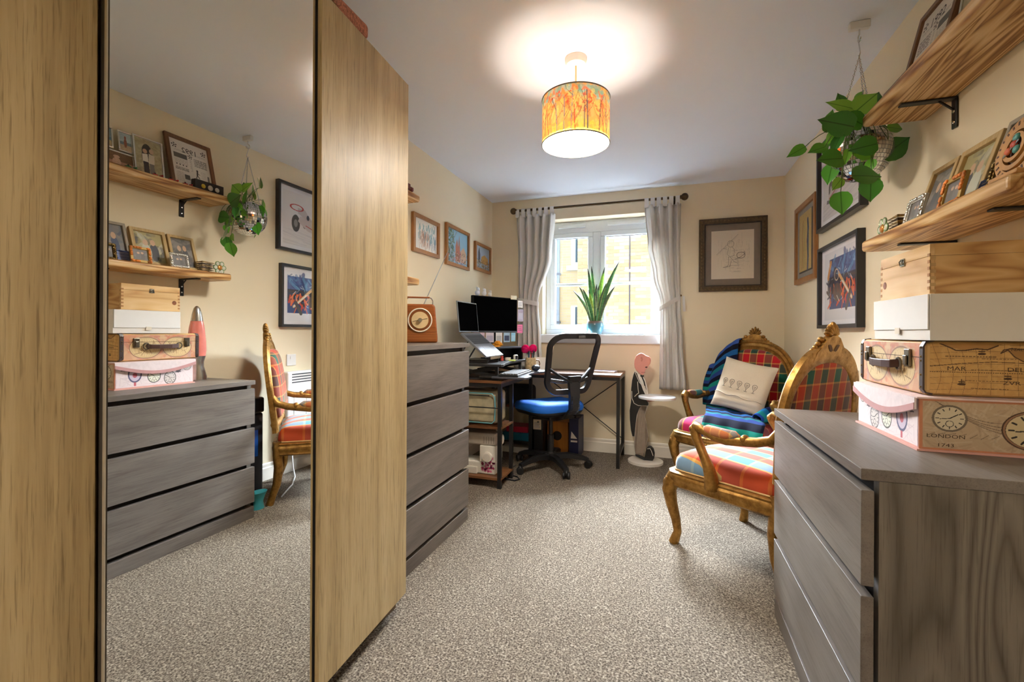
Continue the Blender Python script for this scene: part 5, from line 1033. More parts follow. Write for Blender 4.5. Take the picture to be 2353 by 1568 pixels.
# keyboard, mouse, mug
kb = thing('keyboard', 'black keyboard with grey keys on the lower tray', 'keyboard', (-1.012, 3.075, 0.7606), math.radians(3))
obj('case', MB().box(-0.072,0.068,-0.2,0.2,0,0.014), M_black, kb, bevel=0.004)
for r_ in range(5):
    for c_ in range(13):
        x_ = -0.062+r_*0.025; y_ = -0.19+c_*0.0292
        if r_ == 0 and c_ == 0: k0 = obj('key', MB().box(0,0.021,0,0.025,0.0145,0.021), P('keycap',(92,90,88),0.6), kb, bevel=0.003, seg=1); k0.location = (x_,y_,0)
        else:
            k_ = child('key', k0.data, kb); k_.location = (x_,y_,0)
ms = thing('mouse', 'black computer mouse beside the mug', 'mouse', (-0.945, 3.36, 0.7606), math.radians(80))
obj('shell', MB().sphere((0,0,0.004),(0.05,0.03,0.026),18,12), P('mouse_black',(26,28,36),0.3), ms, smooth=179); obj('wheel', MB().cyl((0.025,-0.003,0.024),(0.025,0.003,0.024),0.007,12), M_black, ms)
ms.location.z += 0.0225
mg = thing('pen_mug', 'patterned beige mug holding pens and pink pompoms', 'mug', (-1.015, 3.452, 0.7606))
obj('body', MB().lathe([(0,0),(0.036,0),(0.043,0.02),(0.045,0.06),(0.042,0.10),(0.039,0.10),(0.040,0.06),(0.036,0.012),(0,0.012)],28), P('mug_beige',(206,176,130),0.35,var=0.35,scale=45), mg, smooth=50); obj('handle', MB().tube([(0.044,0.004,0.08),(0.066,0.008,0.078),(0.074,0.01,0.05),(0.062,0.008,0.024),(0.043,0.004,0.026)],0.005,8), P('mug_brown',(120,84,50),0.4), mg, smooth=60)
gp = random.Random(5)
for k in range(7):
    a = 2*PI*k/7; c = [(30,30,34),(40,110,120),(200,60,40),(60,120,70),(220,220,220),(40,60,120),(30,30,34)][k]
    p = thing('pen', ['black pen standing in the mug','teal pen standing in the mug','red pen standing in the mug','green pen standing in the mug','white pen standing in the mug','blue pen standing in the mug','second black pen standing in the mug'][k], 'pen', (-1.015+0.018*math.cos(a), 3.452+0.018*math.sin(a), 0.774)); e = V((0.012*math.cos(a),0.012*math.sin(a),0.125+0.02*gp.random()))
    obj('barrel', MB().cyl((0,0,0),e*0.8,0.004,8), P('pen%d'%k,c,0.35), p); obj('cap', MB().cyl(e*0.8,e,0.0045,8), P('pencap%d'%k,tuple(int(x*0.6) for x in c),0.35), p)
for s, nm in ((-1,'bright pink pompom on the monitor side of the mug'),(1,'bright pink pompom on the window side of the mug')):
    t = thing('pompom', nm, 'pompom', (-1.015+s*0.012-0.012, 3.452+s*0.034, 0.775)); c = V((s*0.006, s*0.012, 0.155)); obj('stick', MB().cyl((0,0,0),c,0.0025,6), M_chrome, t); mb = MB(); gq = random.Random(3)
    for k in range(420):
        z_ = 1-2*(k+0.5)/420; f_ = k*2.39996; d_ = V((math.sqrt(1-z_*z_)*math.cos(f_), math.sqrt(1-z_*z_)*math.sin(f_), z_)); r_ = 0.034*gq.uniform(0.92,1.06); sd_ = d_.cross(V((0.3,0.5,0.8))).normalized()*0.003
        mb.add([c+d_*0.012-sd_*0.3, c+d_*0.012+sd_*0.3, c+d_*r_+sd_, c+d_*r_-sd_], [[0,1,2,3]])
    mb.sphere(c, 0.029, 14, 10); obj('wool', mb, P('pompom_pink',(226,24,122),0.9), t, smooth=179)
rs = thing('monitor_shelf', 'small black desk shelf in front of the monitor', 'desk shelf', (-1.212, 3.408, PZ+0.0006), math.radians(60))
obj('top', MB().box(-0.13,0.13,-0.07,0.07,0.092,0.104), P('shelf_slate',(70,78,92),0.4), rs, bevel=0.003); obj('side', MB().box(-0.128,-0.118,-0.068,0.068,0,0.0915), M_black, rs); obj('side', MB().box(0.118,0.128,-0.068,0.068,0,0.0915), M_black, rs); obj('back', MB().box(-0.1175,0.1175,0.055,0.065,0,0.0915), M_black, rs)
fw_ = thing('orange_flower', 'orange rose ornament on the small black desk shelf', 'ornament', (-1.252, 3.338, PZ+0.1052))
for k in range(14):
    a = k*2.4; r = 0.006+0.0022*k; z_ = 0.034-0.0016*k; obj('petal', MB(Matrix.Translation((r*math.cos(a),r*math.sin(a),z_)) @ Matrix.Rotation(a,4,'Z') @ Matrix.Rotation(0.3+0.05*k,4,'Y')).sphere((0,0,0),(0.005,0.016,0.016),8,6), P('petal_orange',(236,160,40),0.6), fw_, smooth=179)
obj('base', MB().lathe([(0,0),(0.028,0),(0.022,0.012),(0,0.014)],16), P('petal_orange',(236,160,40)), fw_)
ck = thing('desk_clock', 'small white square clock standing on the desk riser', 'clock', (-1.118, 3.385, PZ+0.0006), math.radians(62)); obj('case', MB().box(-0.021,0.021,-0.010,0.012,0,0.042), P('clock_white',(232,226,214),0.35), ck, bevel=0.009, seg=4); obj('dial', MB().box(-0.0125,0.0125,-0.0112,-0.0102,0.008,0.034), M_black, ck, bevel=0.004)
o = obj('tape_roll', MB().lathe([(0.012,0),(0.024,0),(0.024,0.02),(0.012,0.02)],24, caps=False), P('tape_cream',(220,212,196),0.5), smooth=40, solid=0.0015); o.location = (-1.165, 3.33, PZ+0.0014); tag(o, 'cream tape roll lying on the desk riser', 'tape')
o = obj('sticky_pad', MB().box(-0.022,0.022,-0.02,0.02,0,0.008), P('pad_green',(206,222,110),0.8)); o.location = (-1.105, 3.265, PZ+0.0006); tag(o, 'yellow green sticky pad on the desk riser edge', 'note pad')
o = obj('trinket', MB().lathe([(0,0),(0.012,0),(0.014,0.012),(0.009,0.026),(0.012,0.034),(0,0.038)],14), P('trinket_red',(196,70,60),0.4), smooth=60); o.location = (-1.19, 3.27, PZ+0.0006); tag(o, 'little red trinket beside the laptop', 'trinket')
fc = thing('folded_card', 'white folded paper standing on the desk below the curtain', 'card', (-1.055, 3.86, DZ+0.0006), math.radians(15))
obj('front_leaf', MB().add([(-0.085,-0.03,0),(0.085,-0.03,0),(0.085,0.0,0.11),(-0.085,0.0,0.11)],[[0,1,2,3]]), M_paper, fc, solid=0.001); obj('back_leaf', MB().add([(-0.085,0.03,0),(0.085,0.03,0),(0.085,0.0,0.11),(-0.085,0.0,0.11)],[[0,1,2,3]]), M_paper, fc, solid=0.001)
nb = thing('notebook', 'lilac notebook lying on the right end of the desk', 'notebook', (-0.49, 3.85, DZ+0.0006), math.radians(-4)); obj('pages', MB().box(-0.10,0.10,-0.07,0.07,0.002,0.010), M_paper, nb); obj('cover', MB().box(-0.103,0.103,-0.073,0.073,0.0102,0.012).box(-0.103,0.103,-0.073,0.073,0,0.0018), P('cover_lilac',(200,186,206),0.5), nb)
ph_ = thing('hard_drive', 'slim silver edged black box under the desk riser', 'hard drive', (-1.125, 2.899, DZ+0.0126)); obj('case', MB().box(-0.09,0.07,-0.02,0.03,0,0.02), M_black, ph_, bevel=0.003); obj('edge', MB().box(-0.09,0.07,-0.0225,-0.0205,0.008,0.014), M_chrome, ph_)

# ================================================================== RADIO
rd = thing('radio', 'brown retro radio with a round cream dial on the tall chest', 'radio', (-1.300, 2.222, 1.0006), math.radians(33))
pol = [(-0.098,0.0),(0.098,0.0),(0.098,0.03),(0.083,0.205),(0.07,0.214),(-0.07,0.214),(-0.083,0.205),(-0.098,0.03)]
M_rad = wood('radio_walnut', [(110,56,22),(140,76,32),(156,90,42)], 'X', fine=120, stretch=20, rough=0.35)
obj('cabinet', MB().prism(pol, -0.04, 0.045), M_rad, rd, bevel=0.012, seg=4)
def disc(r, y, mat, name, par, t=0.004, c=(0.0,0.125)): return obj(name, MB(Matrix.Translation((c[0],y,c[1])) @ Matrix.Rotation(PI/2,4,'X')).lathe([(0,0),(r,0),(r,t),(0,t)],36), mat, par, smooth=40)
disc(0.062,-0.0405,P('dial_brown',(120,66,26),0.35),'dial_well',rd); disc(0.046,-0.045,P('dial_cream',(212,184,138),0.4,0.1,var=0.05),'dial',rd,0.003); disc(0.011,-0.049,M_chrome,'tuning_knob',rd,0.012)
obj('dial_bezel', MB().tube([(0.063*math.cos(2*PI*k/40),-0.044,0.125+0.063*math.sin(2*PI*k/40)) for k in range(40)],0.0038,8,closed=True), P('bezel_cream',(228,216,196),0.35), rd, smooth=60)
obj('pointer', MB().bar((-0.04,-0.0485,0.117),(0.04,-0.0485,0.134),0.002,0.001,up=(0,1,0)), M_black, rd)
for k in range(6): obj('grille_line', MB().box(-0.092,0.092,-0.0415,-0.0402,0.022+0.009*k,0.0245+0.009*k), P('grille_line',(176,112,58),0.4), rd)
obj('handle', MB().bar((-0.07,0.0,0.252),(0.055,0.0,0.252),0.03,0.008), M_rad, rd, bevel=0.003)
for s in (-1,1): obj('handle_arm', MB().tube([(s*0.072,-0.012,0.205),(s*0.072,-0.012,0.235),(s*0.064,-0.012,0.249),(s*0.055,-0.012,0.252)],0.0022,6).tube([(s*0.072,0.012,0.205),(s*0.072,0.012,0.235),(s*0.064,0.012,0.249),(s*0.055,0.012,0.252)],0.0022,6), M_chrome, rd)
ant = at(1051,530,X=-1.31); Mr = (Matrix.Translation(rd.location) @ Matrix.Rotation(math.radians(33),4,'Z')).inverted()
ae = Mr @ ant; obj('antenna', MB().tube([(0.02,0.03,0.205),(0.02+(ae.x-0.02)*0.5,0.03+(ae.y-0.03)*0.5,0.205+(ae.z-0.205)*0.5),tuple(ae)],[0.003,0.002,0.0012],8), M_chrome, rd, smooth=60)

# ================================================================== ITEMS UNDER AND ON THE DESK SHELVES
sw = thing('sewing_machine', 'white sewing machine with pink floral decal on the lower desk shelf', 'sewing machine', (-1.28, 2.99, 0.0716))
M_sew = P('sew_cream',(222,214,200),0.4,var=0.02); M_sewt = P('sew_taupe',(178,166,152),0.45)
obj('bed', MB().box(-0.23,0.17,-0.07,0.07,0,0.085), M_sew, sw, bevel=0.008); obj('column', MB().box(0.055,0.172,-0.075,0.075,0.0855,0.20), M_sew, sw, bevel=0.006); obj('arm', MB().box(-0.2,0.174,-0.072,0.072,0.2005,0.285), M_sewt, sw, bevel=0.012); obj('head', MB().box(-0.2,-0.12,-0.07,0.065,0.13,0.20), M_sew, sw, bevel=0.006); obj('free_arm_tray', MB().box(-0.30,0.04,-0.085,-0.0705,0.0,0.05), M_sew, sw, bevel=0.004)
disc(0.034,-0.0755,M_sew,'stitch_dial',sw,0.022,(0.118,0.125)); disc(0.026,-0.098,P('sew_dial',(206,198,186),0.4),'stitch_dial_face',sw,0.003,(0.118,0.125))
gf = random.Random(9)
for k in range(34): x_, z_ = (0.075+gf.random()*0.09, 0.02+gf.random()*0.12); obj('floral_decal', MB(Matrix.Translation((x_,-0.0757 if z_>0.0855 else -0.0707,z_)) @ Matrix.Rotation(PI/2,4,'X') @ Matrix.Rotation(gf.random()*3,4,'Z')).prism([(0.014*gf.uniform(.6,1)*math.cos(a)*(1.0 if i%2 else 0.55),0.014*math.sin(a)*(1.0 if i%2 else 0.55)) for i,a in enumerate([2*PI*j/10 for j in range(10)])],0,0.0004,lambda u,v,w:(u,v,w)), P('decal%d'%(k%3),[(176,60,100),(206,110,140),(140,50,84)][k%3],0.5), sw)
obj('hand_wheel', MB().cyl((0.1745,0,0.235),(0.2,0,0.235),0.036,24), M_sew, sw, bevel=0.006); obj('bobbin_winder', MB().cyl((0.15,0.03,0.285),(0.15,0.03,0.318),0.012,12), M_white, sw)
for k in range(5): obj('stitch_chart', MB().box(0.085+0.018*k,0.0885+0.018*k,-0.0727,-0.0721,0.215,0.262), P('chart_grey',(120,110,104),0.6), sw)
bg = thing('storage_bag', 'clear zipped bag of beige fabric on the middle desk shelf', 'bag', (-1.29, 2.992, 0.4166))
obj('contents', MB().box(-0.2,0.2,-0.095,0.10,0.012,0.235), P('fabric_beige',(206,192,164),0.8,var=0.25,scale=14), bg, bevel=0.03, seg=4); obj('clear_cover', MB().box(-0.212,0.212,-0.108,0.112,0.001,0.25), glass_mat('clear_vinyl',(0.9,0.9,0.86,1),0.12), bg, bevel=0.035, seg=4)
obj('piping', MB().tube([(-0.19,-0.109,0.02),(0.17,-0.109,0.02),(0.188,-0.109,0.04),(0.192,-0.109,0.13),(0.188,-0.109,0.20),(0.17,-0.109,0.222),(-0.19,-0.109,0.222)],0.004,6), P('piping_teal',(96,160,170),0.6), bg); obj('zip', MB().box(-0.2,0.15,-0.1105,-0.1085,0.205,0.212), M_black, bg)
ub = thing('under_desk_unit', 'low dark brown wooden unit standing under the desk corner', 'shelf unit', (-1.28, 3.87, 0))
obj('top', MB().box(-0.22,0.20,-0.12,0.12,0.405,0.425), wood('unit_orange',[(120,64,28),(150,86,42)],'X'), ub, bevel=0.002)
for s in (-0.21, 0.185): obj('side', MB().box(s-0.008,s+0.008,-0.115,0.115,0,0.4045), P('unit_dark',(40,28,22),0.6), ub)
obj('shelf', MB().box(-0.20,0.175,-0.115,0.115,0.10,0.112), P('unit_dark',(40,28,22)), ub)
o = obj('laptop_bag', MB().box(-0.17,0.17,-0.09,0.09,0,0.17), P('bag_black',(26,26,28),0.7), bevel=0.04, seg=4); o.location = (-1.27,3.86,0.4256); tag(o,'black soft bag on the low unit under the desk','bag')
o = obj('storage_box', MB().box(-0.12,0.12,-0.1,0.1,0,0.07), P('box_teal',(20,110,140),0.4), bevel=0.004); o.location = (-1.24,3.86,0.1126); tag(o,'teal storage box under the desk','box')
o = obj('storage_box', MB().box(-0.1,0.1,-0.09,0.09,0,0.05), P('box_red',(186,30,64),0.4), bevel=0.004); o.location = (-1.23,3.86,0.1832); tag(o,'red box stacked on the teal box under the desk','box')
o = obj('paper_stack', MB().box(-0.12,0.12,-0.08,0.08,0,0.05), M_paper, bevel=0.002); o.location = (-1.25,3.86,0.0006); tag(o,'stack of papers on the floor under the desk unit','papers')
pc_ = thing('computer_tower','slim black computer tower under the desk','computer',(-1.02,3.86,0)); obj('case', MB().box(-0.04,0.04,-0.15,0.14,0.006,0.34), M_black, pc_, bevel=0.006); obj('foot', MB().box(-0.035,0.035,-0.14,0.13,0,0.0055), M_black, pc_); obj('power_button', MB().cyl((0,-0.153,0.30),(0,-0.1505,0.30),0.008,12), M_chrome, pc_)
tg = thing('paper_tag','printed paper tag hanging on the front of the computer tower','tag',(-1.03,3.7085,0.235)); obj('card', MB().box(-0.034,0.036,-0.0008,0.0004,0,0.085), P('tag_cream',(222,204,180),0.8), tg); obj('print', MB().box(-0.025,0.027,-0.0013,-0.0009,0.02,0.023).box(-0.025,0.02,-0.0013,-0.0009,0.032,0.035).box(-0.025,0.025,-0.0013,-0.0009,0.044,0.047).box(-0.025,0.022,-0.0013,-0.0009,0.056,0.059), P('note_ink',(120,120,140)), tg)
gt = thing('wooden_drum_box','amber wooden box with a round black hole under the desk','box',(-0.88,3.90,0)); obj('body', MB().box(-0.085,0.095,-0.08,0.09,0,0.29), wood('amber_ply',[(170,104,34),(196,130,50)],'Z',fine=70), gt, bevel=0.004); obj('sound_hole', MB(Matrix.Translation((0.0,-0.0805,0.17)) @ Matrix.Rotation(PI/2,4,'X')).lathe([(0,0),(0.04,0),(0.04,0.0006),(0,0.0006)],24), M_dark, gt); obj('edge_strip', MB().box(-0.0855,-0.06,-0.084,-0.0803,0.0,0.29), wood('amber_dark',[(140,80,28),(170,104,44)],'Z'), gt)
fd = thing('box_file','navy box file with a white label under the desk','box file',(-0.725,3.89,0)); obj('case', MB().box(-0.04,0.04,-0.13,0.12,0,0.335), P('navy_board',(18,24,66),0.5), fd, bevel=0.003); obj('label', MB().add([(-0.025,-0.1308,0.17),(0.03,-0.1308,0.17),(-0.02,-0.1308,0.23)],[[0,1,2]]), M_paper, fd); obj('label', MB().box(-0.025,0.03,-0.1312,-0.1305,0.14,0.155), M_paper, fd)
o = obj('power_cable', MB().tube([(-1.11,3.16,0.006),(-1.02,3.14,0.006),(-0.985,3.09,0.006),(-1.01,3.05,0.006),(-1.09,3.07,0.006),(-1.14,3.2,0.006),(-1.12,3.4,0.006)],0.0055,6), M_black, smooth=179); tag(o,'black power cable looped on the carpet by the desk legs','cable')

# ================================================================== OFFICE CHAIR
oc = thing('office_chair', 'black mesh back office chair with a blue seat at the desk', 'office chair', (-0.85, 3.46, 0), math.radians(48.7))
M_cb = P('chair_black',(24,23,24),0.42,var=0.1)
hubz = 0.085
obj('hub', MB().lathe([(0,hubz-0.02),(0.036,hubz-0.02),(0.042,hubz+0.01),(0.034,hubz+0.045),(0,hubz+0.045)],20), M_cb, oc, smooth=50)
# star base turned so that three feet show as in the room
Mi = Matrix.Rotation(-math.radians(48.7),4,'Z')
for k in range(5):
    a = math.radians(-53.5+72*k); d_ = Mi @ V((math.cos(a),math.sin(a),0)); sdn = V((-d_.y,d_.x,0)); p = [d_*0.03+V((0,0,hubz+0.01)), d_*0.14+V((0,0,hubz+0.016)), d_*0.25+V((0,0,hubz-0.004)), d_*0.298+V((0,0,hubz-0.02))]
    rings = [[q+sdn*w_*sx_+V((0,0,h_*sz_)) for sx_,sz_ in ((-1,-1),(1,-1),(1,0.6),(0.5,1),(-0.5,1),(-1,0.6))] for q,w_,h_ in zip(p,(0.03,0.025,0.021,0.018),(0.022,0.02,0.017,0.014))]
    obj('star_leg', MB().loft(rings), M_cb, oc, smooth=40)
    c = d_*0.298; cs_ = obj('caster', MB().cyl(c+V((0,0,hubz-0.03)),c+V((0,0,0.05)),0.006,8).sphere(c+V((0,0,0.038)),(0.019,0.019,0.026),12,8), M_cb, oc, smooth=60)
    wd2 = Mi @ V((math.cos(a+1.0),math.sin(a+1.0),0)); 
    for s in (-1,1): obj('wheel', MB().cyl(c+wd2*(s*0.010)+V((0,0,0.0265)),c+wd2*(s*0.026)+V((0,0,0.0265)),0.026,20), M_cb, cs_, bevel=0.004)
obj('gas_column', MB().cyl((0,0,hubz+0.04),(0,0,0.26),0.026,16).cyl((0,0,0.26),(0,0,0.40),0.016,14), M_cb, oc, smooth=60)
obj('mechanism', MB().box(-0.08,0.08,-0.10,0.09,0.385,0.425), M_cb, oc, bevel=0.012); obj('lever', MB().cyl((0.06,-0.02,0.40),(0.22,-0.05,0.39),0.006,8).box(0.20,0.25,-0.065,-0.035,0.38,0.40), M_cb, oc, bevel=0.003)
def roundrect(hx, hy, r, n=8):
    o_ = []
    for cx_,cy_,a0 in ((hx-r,hy-r,0),(-hx+r,hy-r,PI/2),(-hx+r,-hy+r,PI),(hx-r,-hy+r,1.5*PI)):
        o_ += [(cx_+r*math.cos(a0+PI/2*k/n), cy_+r*math.sin(a0+PI/2*k/n)) for k in range(n+1)]
    return o_
rr = roundrect(0.235,0.225,0.12)
obj('seat_pan', MB().loft([[(x*s,y*s+0.03,z) for x,y in rr] for s,z in ((0.7,0.42),(0.9,0.432),(0.97,0.455),(0.97,0.462))]), M_cb, oc, smooth=50)
M_blue = P('seat_blue',(20,104,206),0.75,var=0.08,scale=200)
obj('seat_cushion', MB().loft([[(x*s,y*s+0.03,z-0.02*max(0,y/0.225)**3*s) for x,y in rr] for s,z in ((0.97,0.463),(1.0,0.48),(0.985,0.505),(0.93,0.522),(0.8,0.53),(0.5,0.528),(0.15,0.522))]), M_blue, oc, smooth=60)
def bk_(u, z):     # back surface: u across, z height; returns local point
    t_ = (z-0.55)/0.5; y = -0.225-0.02*t_-0.115*t_*t_ - 0.05*(1-(u/0.24)**2)*1.0 + 0.03
    return V((u, y, z))
out_ = []
for x,z in roundrect(0.225,0.215,0.09,8):
    k = (z+0.215)/0.43; w_ = 0.84+0.22*k*(1.35-k*0.6); out_.append((x*w_, 0.83+z))
sect = [(-0.028,-0.011),(0.010,-0.013),(0.014,0.0),(0.010,0.013),(-0.028,0.011)]
pth = [bk_(x,z) for x,z in out_]
obj('back_frame', MB().sweep(pth, [(-a,b) for a,b in sect], (0,1,0), closed=True), M_cb, oc, smooth=40)
# mesh panel
def mp_(u, v):
    z = 0.70+0.325*v; hw = 0.19*(0.84+0.22*((z-0.615)/0.43)*(1.35-((z-0.615)/0.43)*0.6)); p = bk_((2*u-1)*hw, z); return tuple(p+V((0,0.004,0)))
obj('mesh_panel', MB().grid(14,12,mp_), M_mesh, oc, smooth=179)
obj('headrest_badge', MB().box(-0.03,0.03,-0.012,0.0,-0.008,0.008).__class__(Matrix.Translation(bk_(0,1.03)+V((0,-0.012,0)))).box(-0.03,0.03,-0.006,0.0,-0.009,0.009), P('badge_grey',(84,82,78),0.5), oc, bevel=0.004)
for s in (-1,1): obj('back_strut', MB().tube([bk_(s*0.195,0.80)+V((0,-0.006,0)), bk_(s*0.10,0.735)+V((0,-0.022,0)), bk_(s*0.03,0.70)+V((0,-0.035,0))],[0.016,0.017,0.020],8,flat=0.6), M_cb, oc, smooth=60)
obj('lumbar_bar', MB().tube([bk_(-0.17,0.715),bk_(-0.08,0.70),bk_(0.08,0.70),bk_(0.17,0.715)],0.014,8), P('lumbar_grey',(64,62,62),0.4), oc, smooth=60)
obj('back_column', MB().loft([[ (x_*w_, y_+dy, z_) for x_,dy in ((-1,-0.018),(1,-0.018),(1,0.014),(-1,0.014))] for z_,w_,y_ in ((0.39,0.03,-0.10),(0.42,0.032,-0.20),(0.50,0.036,-0.285),(0.60,0.042,-0.295),(0.70,0.05,-0.29),(0.745,0.055,-0.30))]), M_cb, oc, bevel=0.006)
mb = MB()
for k in range(15): z_ = 0.46+0.0095*k; mb.add([(x_, y_-0.008+(-0.20-0.085*min(1,(z_-0.42)/0.08)), z_+dz) for dz in (0,0.005) for x_,y_ in ((-0.034,-0.03),(0.034,-0.03),(0.034,0.01),(-0.034,0.01))], [[0,3,2,1],[4,5,6,7],[0,1,5,4],[1,2,6,5],[2,3,7,6],[3,0,4,7]])
o = obj('bellows', mb, P('bellows_black',(58,57,58),0.22), oc); o['kind'] = 'stuff'

# ================================================================== BUTLER TABLE (flat painted wooden figure)
bt = thing('butler_table', 'painted wooden butler figure holding a round white tray', 'butler table', (-0.150, 3.86, 0))
K = 0.000733
def bp(pts): return [((x-310)*K, (1372-y)*K) for x, y in pts]
def cut(name, pts, y0, y1, mat, par=None, bev=0.002): return obj(name, MB().prism(bp(pts), y0, y1), mat, par or bt, bevel=bev)
M_bwht = P('butler_white',(232,224,212),0.45,var=0.02); M_bblk = P('butler_black',(16,15,16),0.4); M_bpink = P('butler_pink',(222,152,138),0.5,var=0.03)
obj('base', MB().lathe([(0,0),(0.139,0),(0.139,0.018),(0.132,0.022),(0,0.022)],48), M_bwht, bt, smooth=40)
tz_ = (1372-620)*K; tray = obj('tray', MB().lathe([(0,tz_-0.010),(0.14,tz_-0.010),(0.143,tz_),(0.14,tz_+0.008),(0.0,tz_+0.008)],48,((432-310)*K,-0.095,0)), P('tray_white',(238,240,244),0.35,var=0.01), bt, smooth=40)
body = [(190,352),(235,385),(268,398),(300,440),(318,500),(330,560),(345,640),(345,722),(335,740),(322,790),(302,835),(322,950),(342,1080),(325,1150),(312,1200),(280,1292),(200,1287),(190,1200),(192,1092),(165,1090),(150,1020),(138,900),(135,800),(150,700),(150,560),(160,460),(178,380)]
cut('figure_board', body, -0.010, 0.012, M_bwht)
head = [(185,275),(188,225),(205,182),(232,158),(258,150),(285,158),(310,178),(340,186),(358,205),(363,235),(356,268),(338,290),(332,305),(322,320),(306,335),(300,352),(296,372),(283,392),(262,394),(238,374),(208,347),(190,315)]
hd_ = cut('head', head, -0.016, 0.018, M_bpink, bev=0.004); cut('ear', [(252,205),(262,190),(275,200),(278,225),(268,245),(255,238),(260,222)], -0.0172,-0.0162, P('butler_ear',(196,124,112),0.5), hd_, 0); cut('eye', [(303,302),(325,298),(328,306),(314,313),(303,311)],-0.0174,-0.0164,M_bblk,hd_,0); cut('mouth', [(262,364),(305,362),(305,366),(264,368)],-0.0174,-0.0164,P('butler_mouth',(150,70,66),0.5),hd_,0)
cut('jacket', [(190,360),(215,380),(235,440),(255,490),(280,560),(318,640),(340,718),(330,735),(262,738),(240,775),(215,850),(203,950),(192,1088),(168,1086),(152,1018),(140,900),(137,800),(152,700),(152,560),(162,460),(180,385)], -0.0135,-0.0105, M_bblk)
cut('lapel', [(252,392),(268,398),(300,470),(318,560),(300,540),(285,470)],-0.0142,-0.0107,M_bblk,bev=0); cut('bow_tie', [(250,395),(268,402),(290,396),(288,416),(268,410),(252,415)],-0.0155,-0.0107,M_bblk,bev=0)
obj('trousers', MB().prism(bp([(250,742),(322,742),(300,832),(320,950),(339,1080),(322,1150),(302,1240),(272,1290),(202,1284),(192,1200),(196,1095),(206,950),(222,840)]),-0.0130,-0.0105), P('trouser_grey',(128,112,98),0.7), bt)
for k in range(7):
    x0 = 232+k*12; cut('pinstripe', [(x0+8,790),(x0+11,790),(x0+2-k,1000),(x0-12+k*2,1270),(x0-15+k*2,1270),(x0-1-k,1000)],-0.0136,-0.0131,P('pinstripe',(196,182,164),0.7),bev=0)
for k,pts in enumerate(([(195,370),(225,440),(240,475),(262,500)],[(222,470),(228,560),(235,600)],[(262,490),(300,520),(322,600)],[(160,580),(162,660),(185,715),(230,738),(330,736)],[(190,640),(215,612),(232,600)])): obj('painted_outline', MB().tube([((x-310)*K,-0.0148,(1372-y)*K) for x,y in pts],0.0026,6), M_bwht, bt)
cut('shoe', [(200,1284),(245,1300),(300,1322),(312,1260),(322,1215),(342,1188),(372,1186),(398,1212),(410,1260),(405,1310),(385,1348),(352,1366),(310,1350),(250,1325),(203,1304)],-0.018,0.02,M_bblk,bev=0.004); obj('shoe_lace', MB().tube([((x-310)*K,-0.0205,(1372-y)*K) for x,y in ((330,1212),(360,1206),(375,1235),(392,1285))],0.0026,6), M_bwht, bt)
obj('hand', MB().sphere(((385-310)*K,-0.04,(1372-655)*K),(0.032,0.02,0.016),14,8).tube([((330-310)*K,-0.012,(1372-672)*K),((372-310)*K,-0.035,(1372-660)*K)],0.014,8), M_bpink, bt, smooth=179)

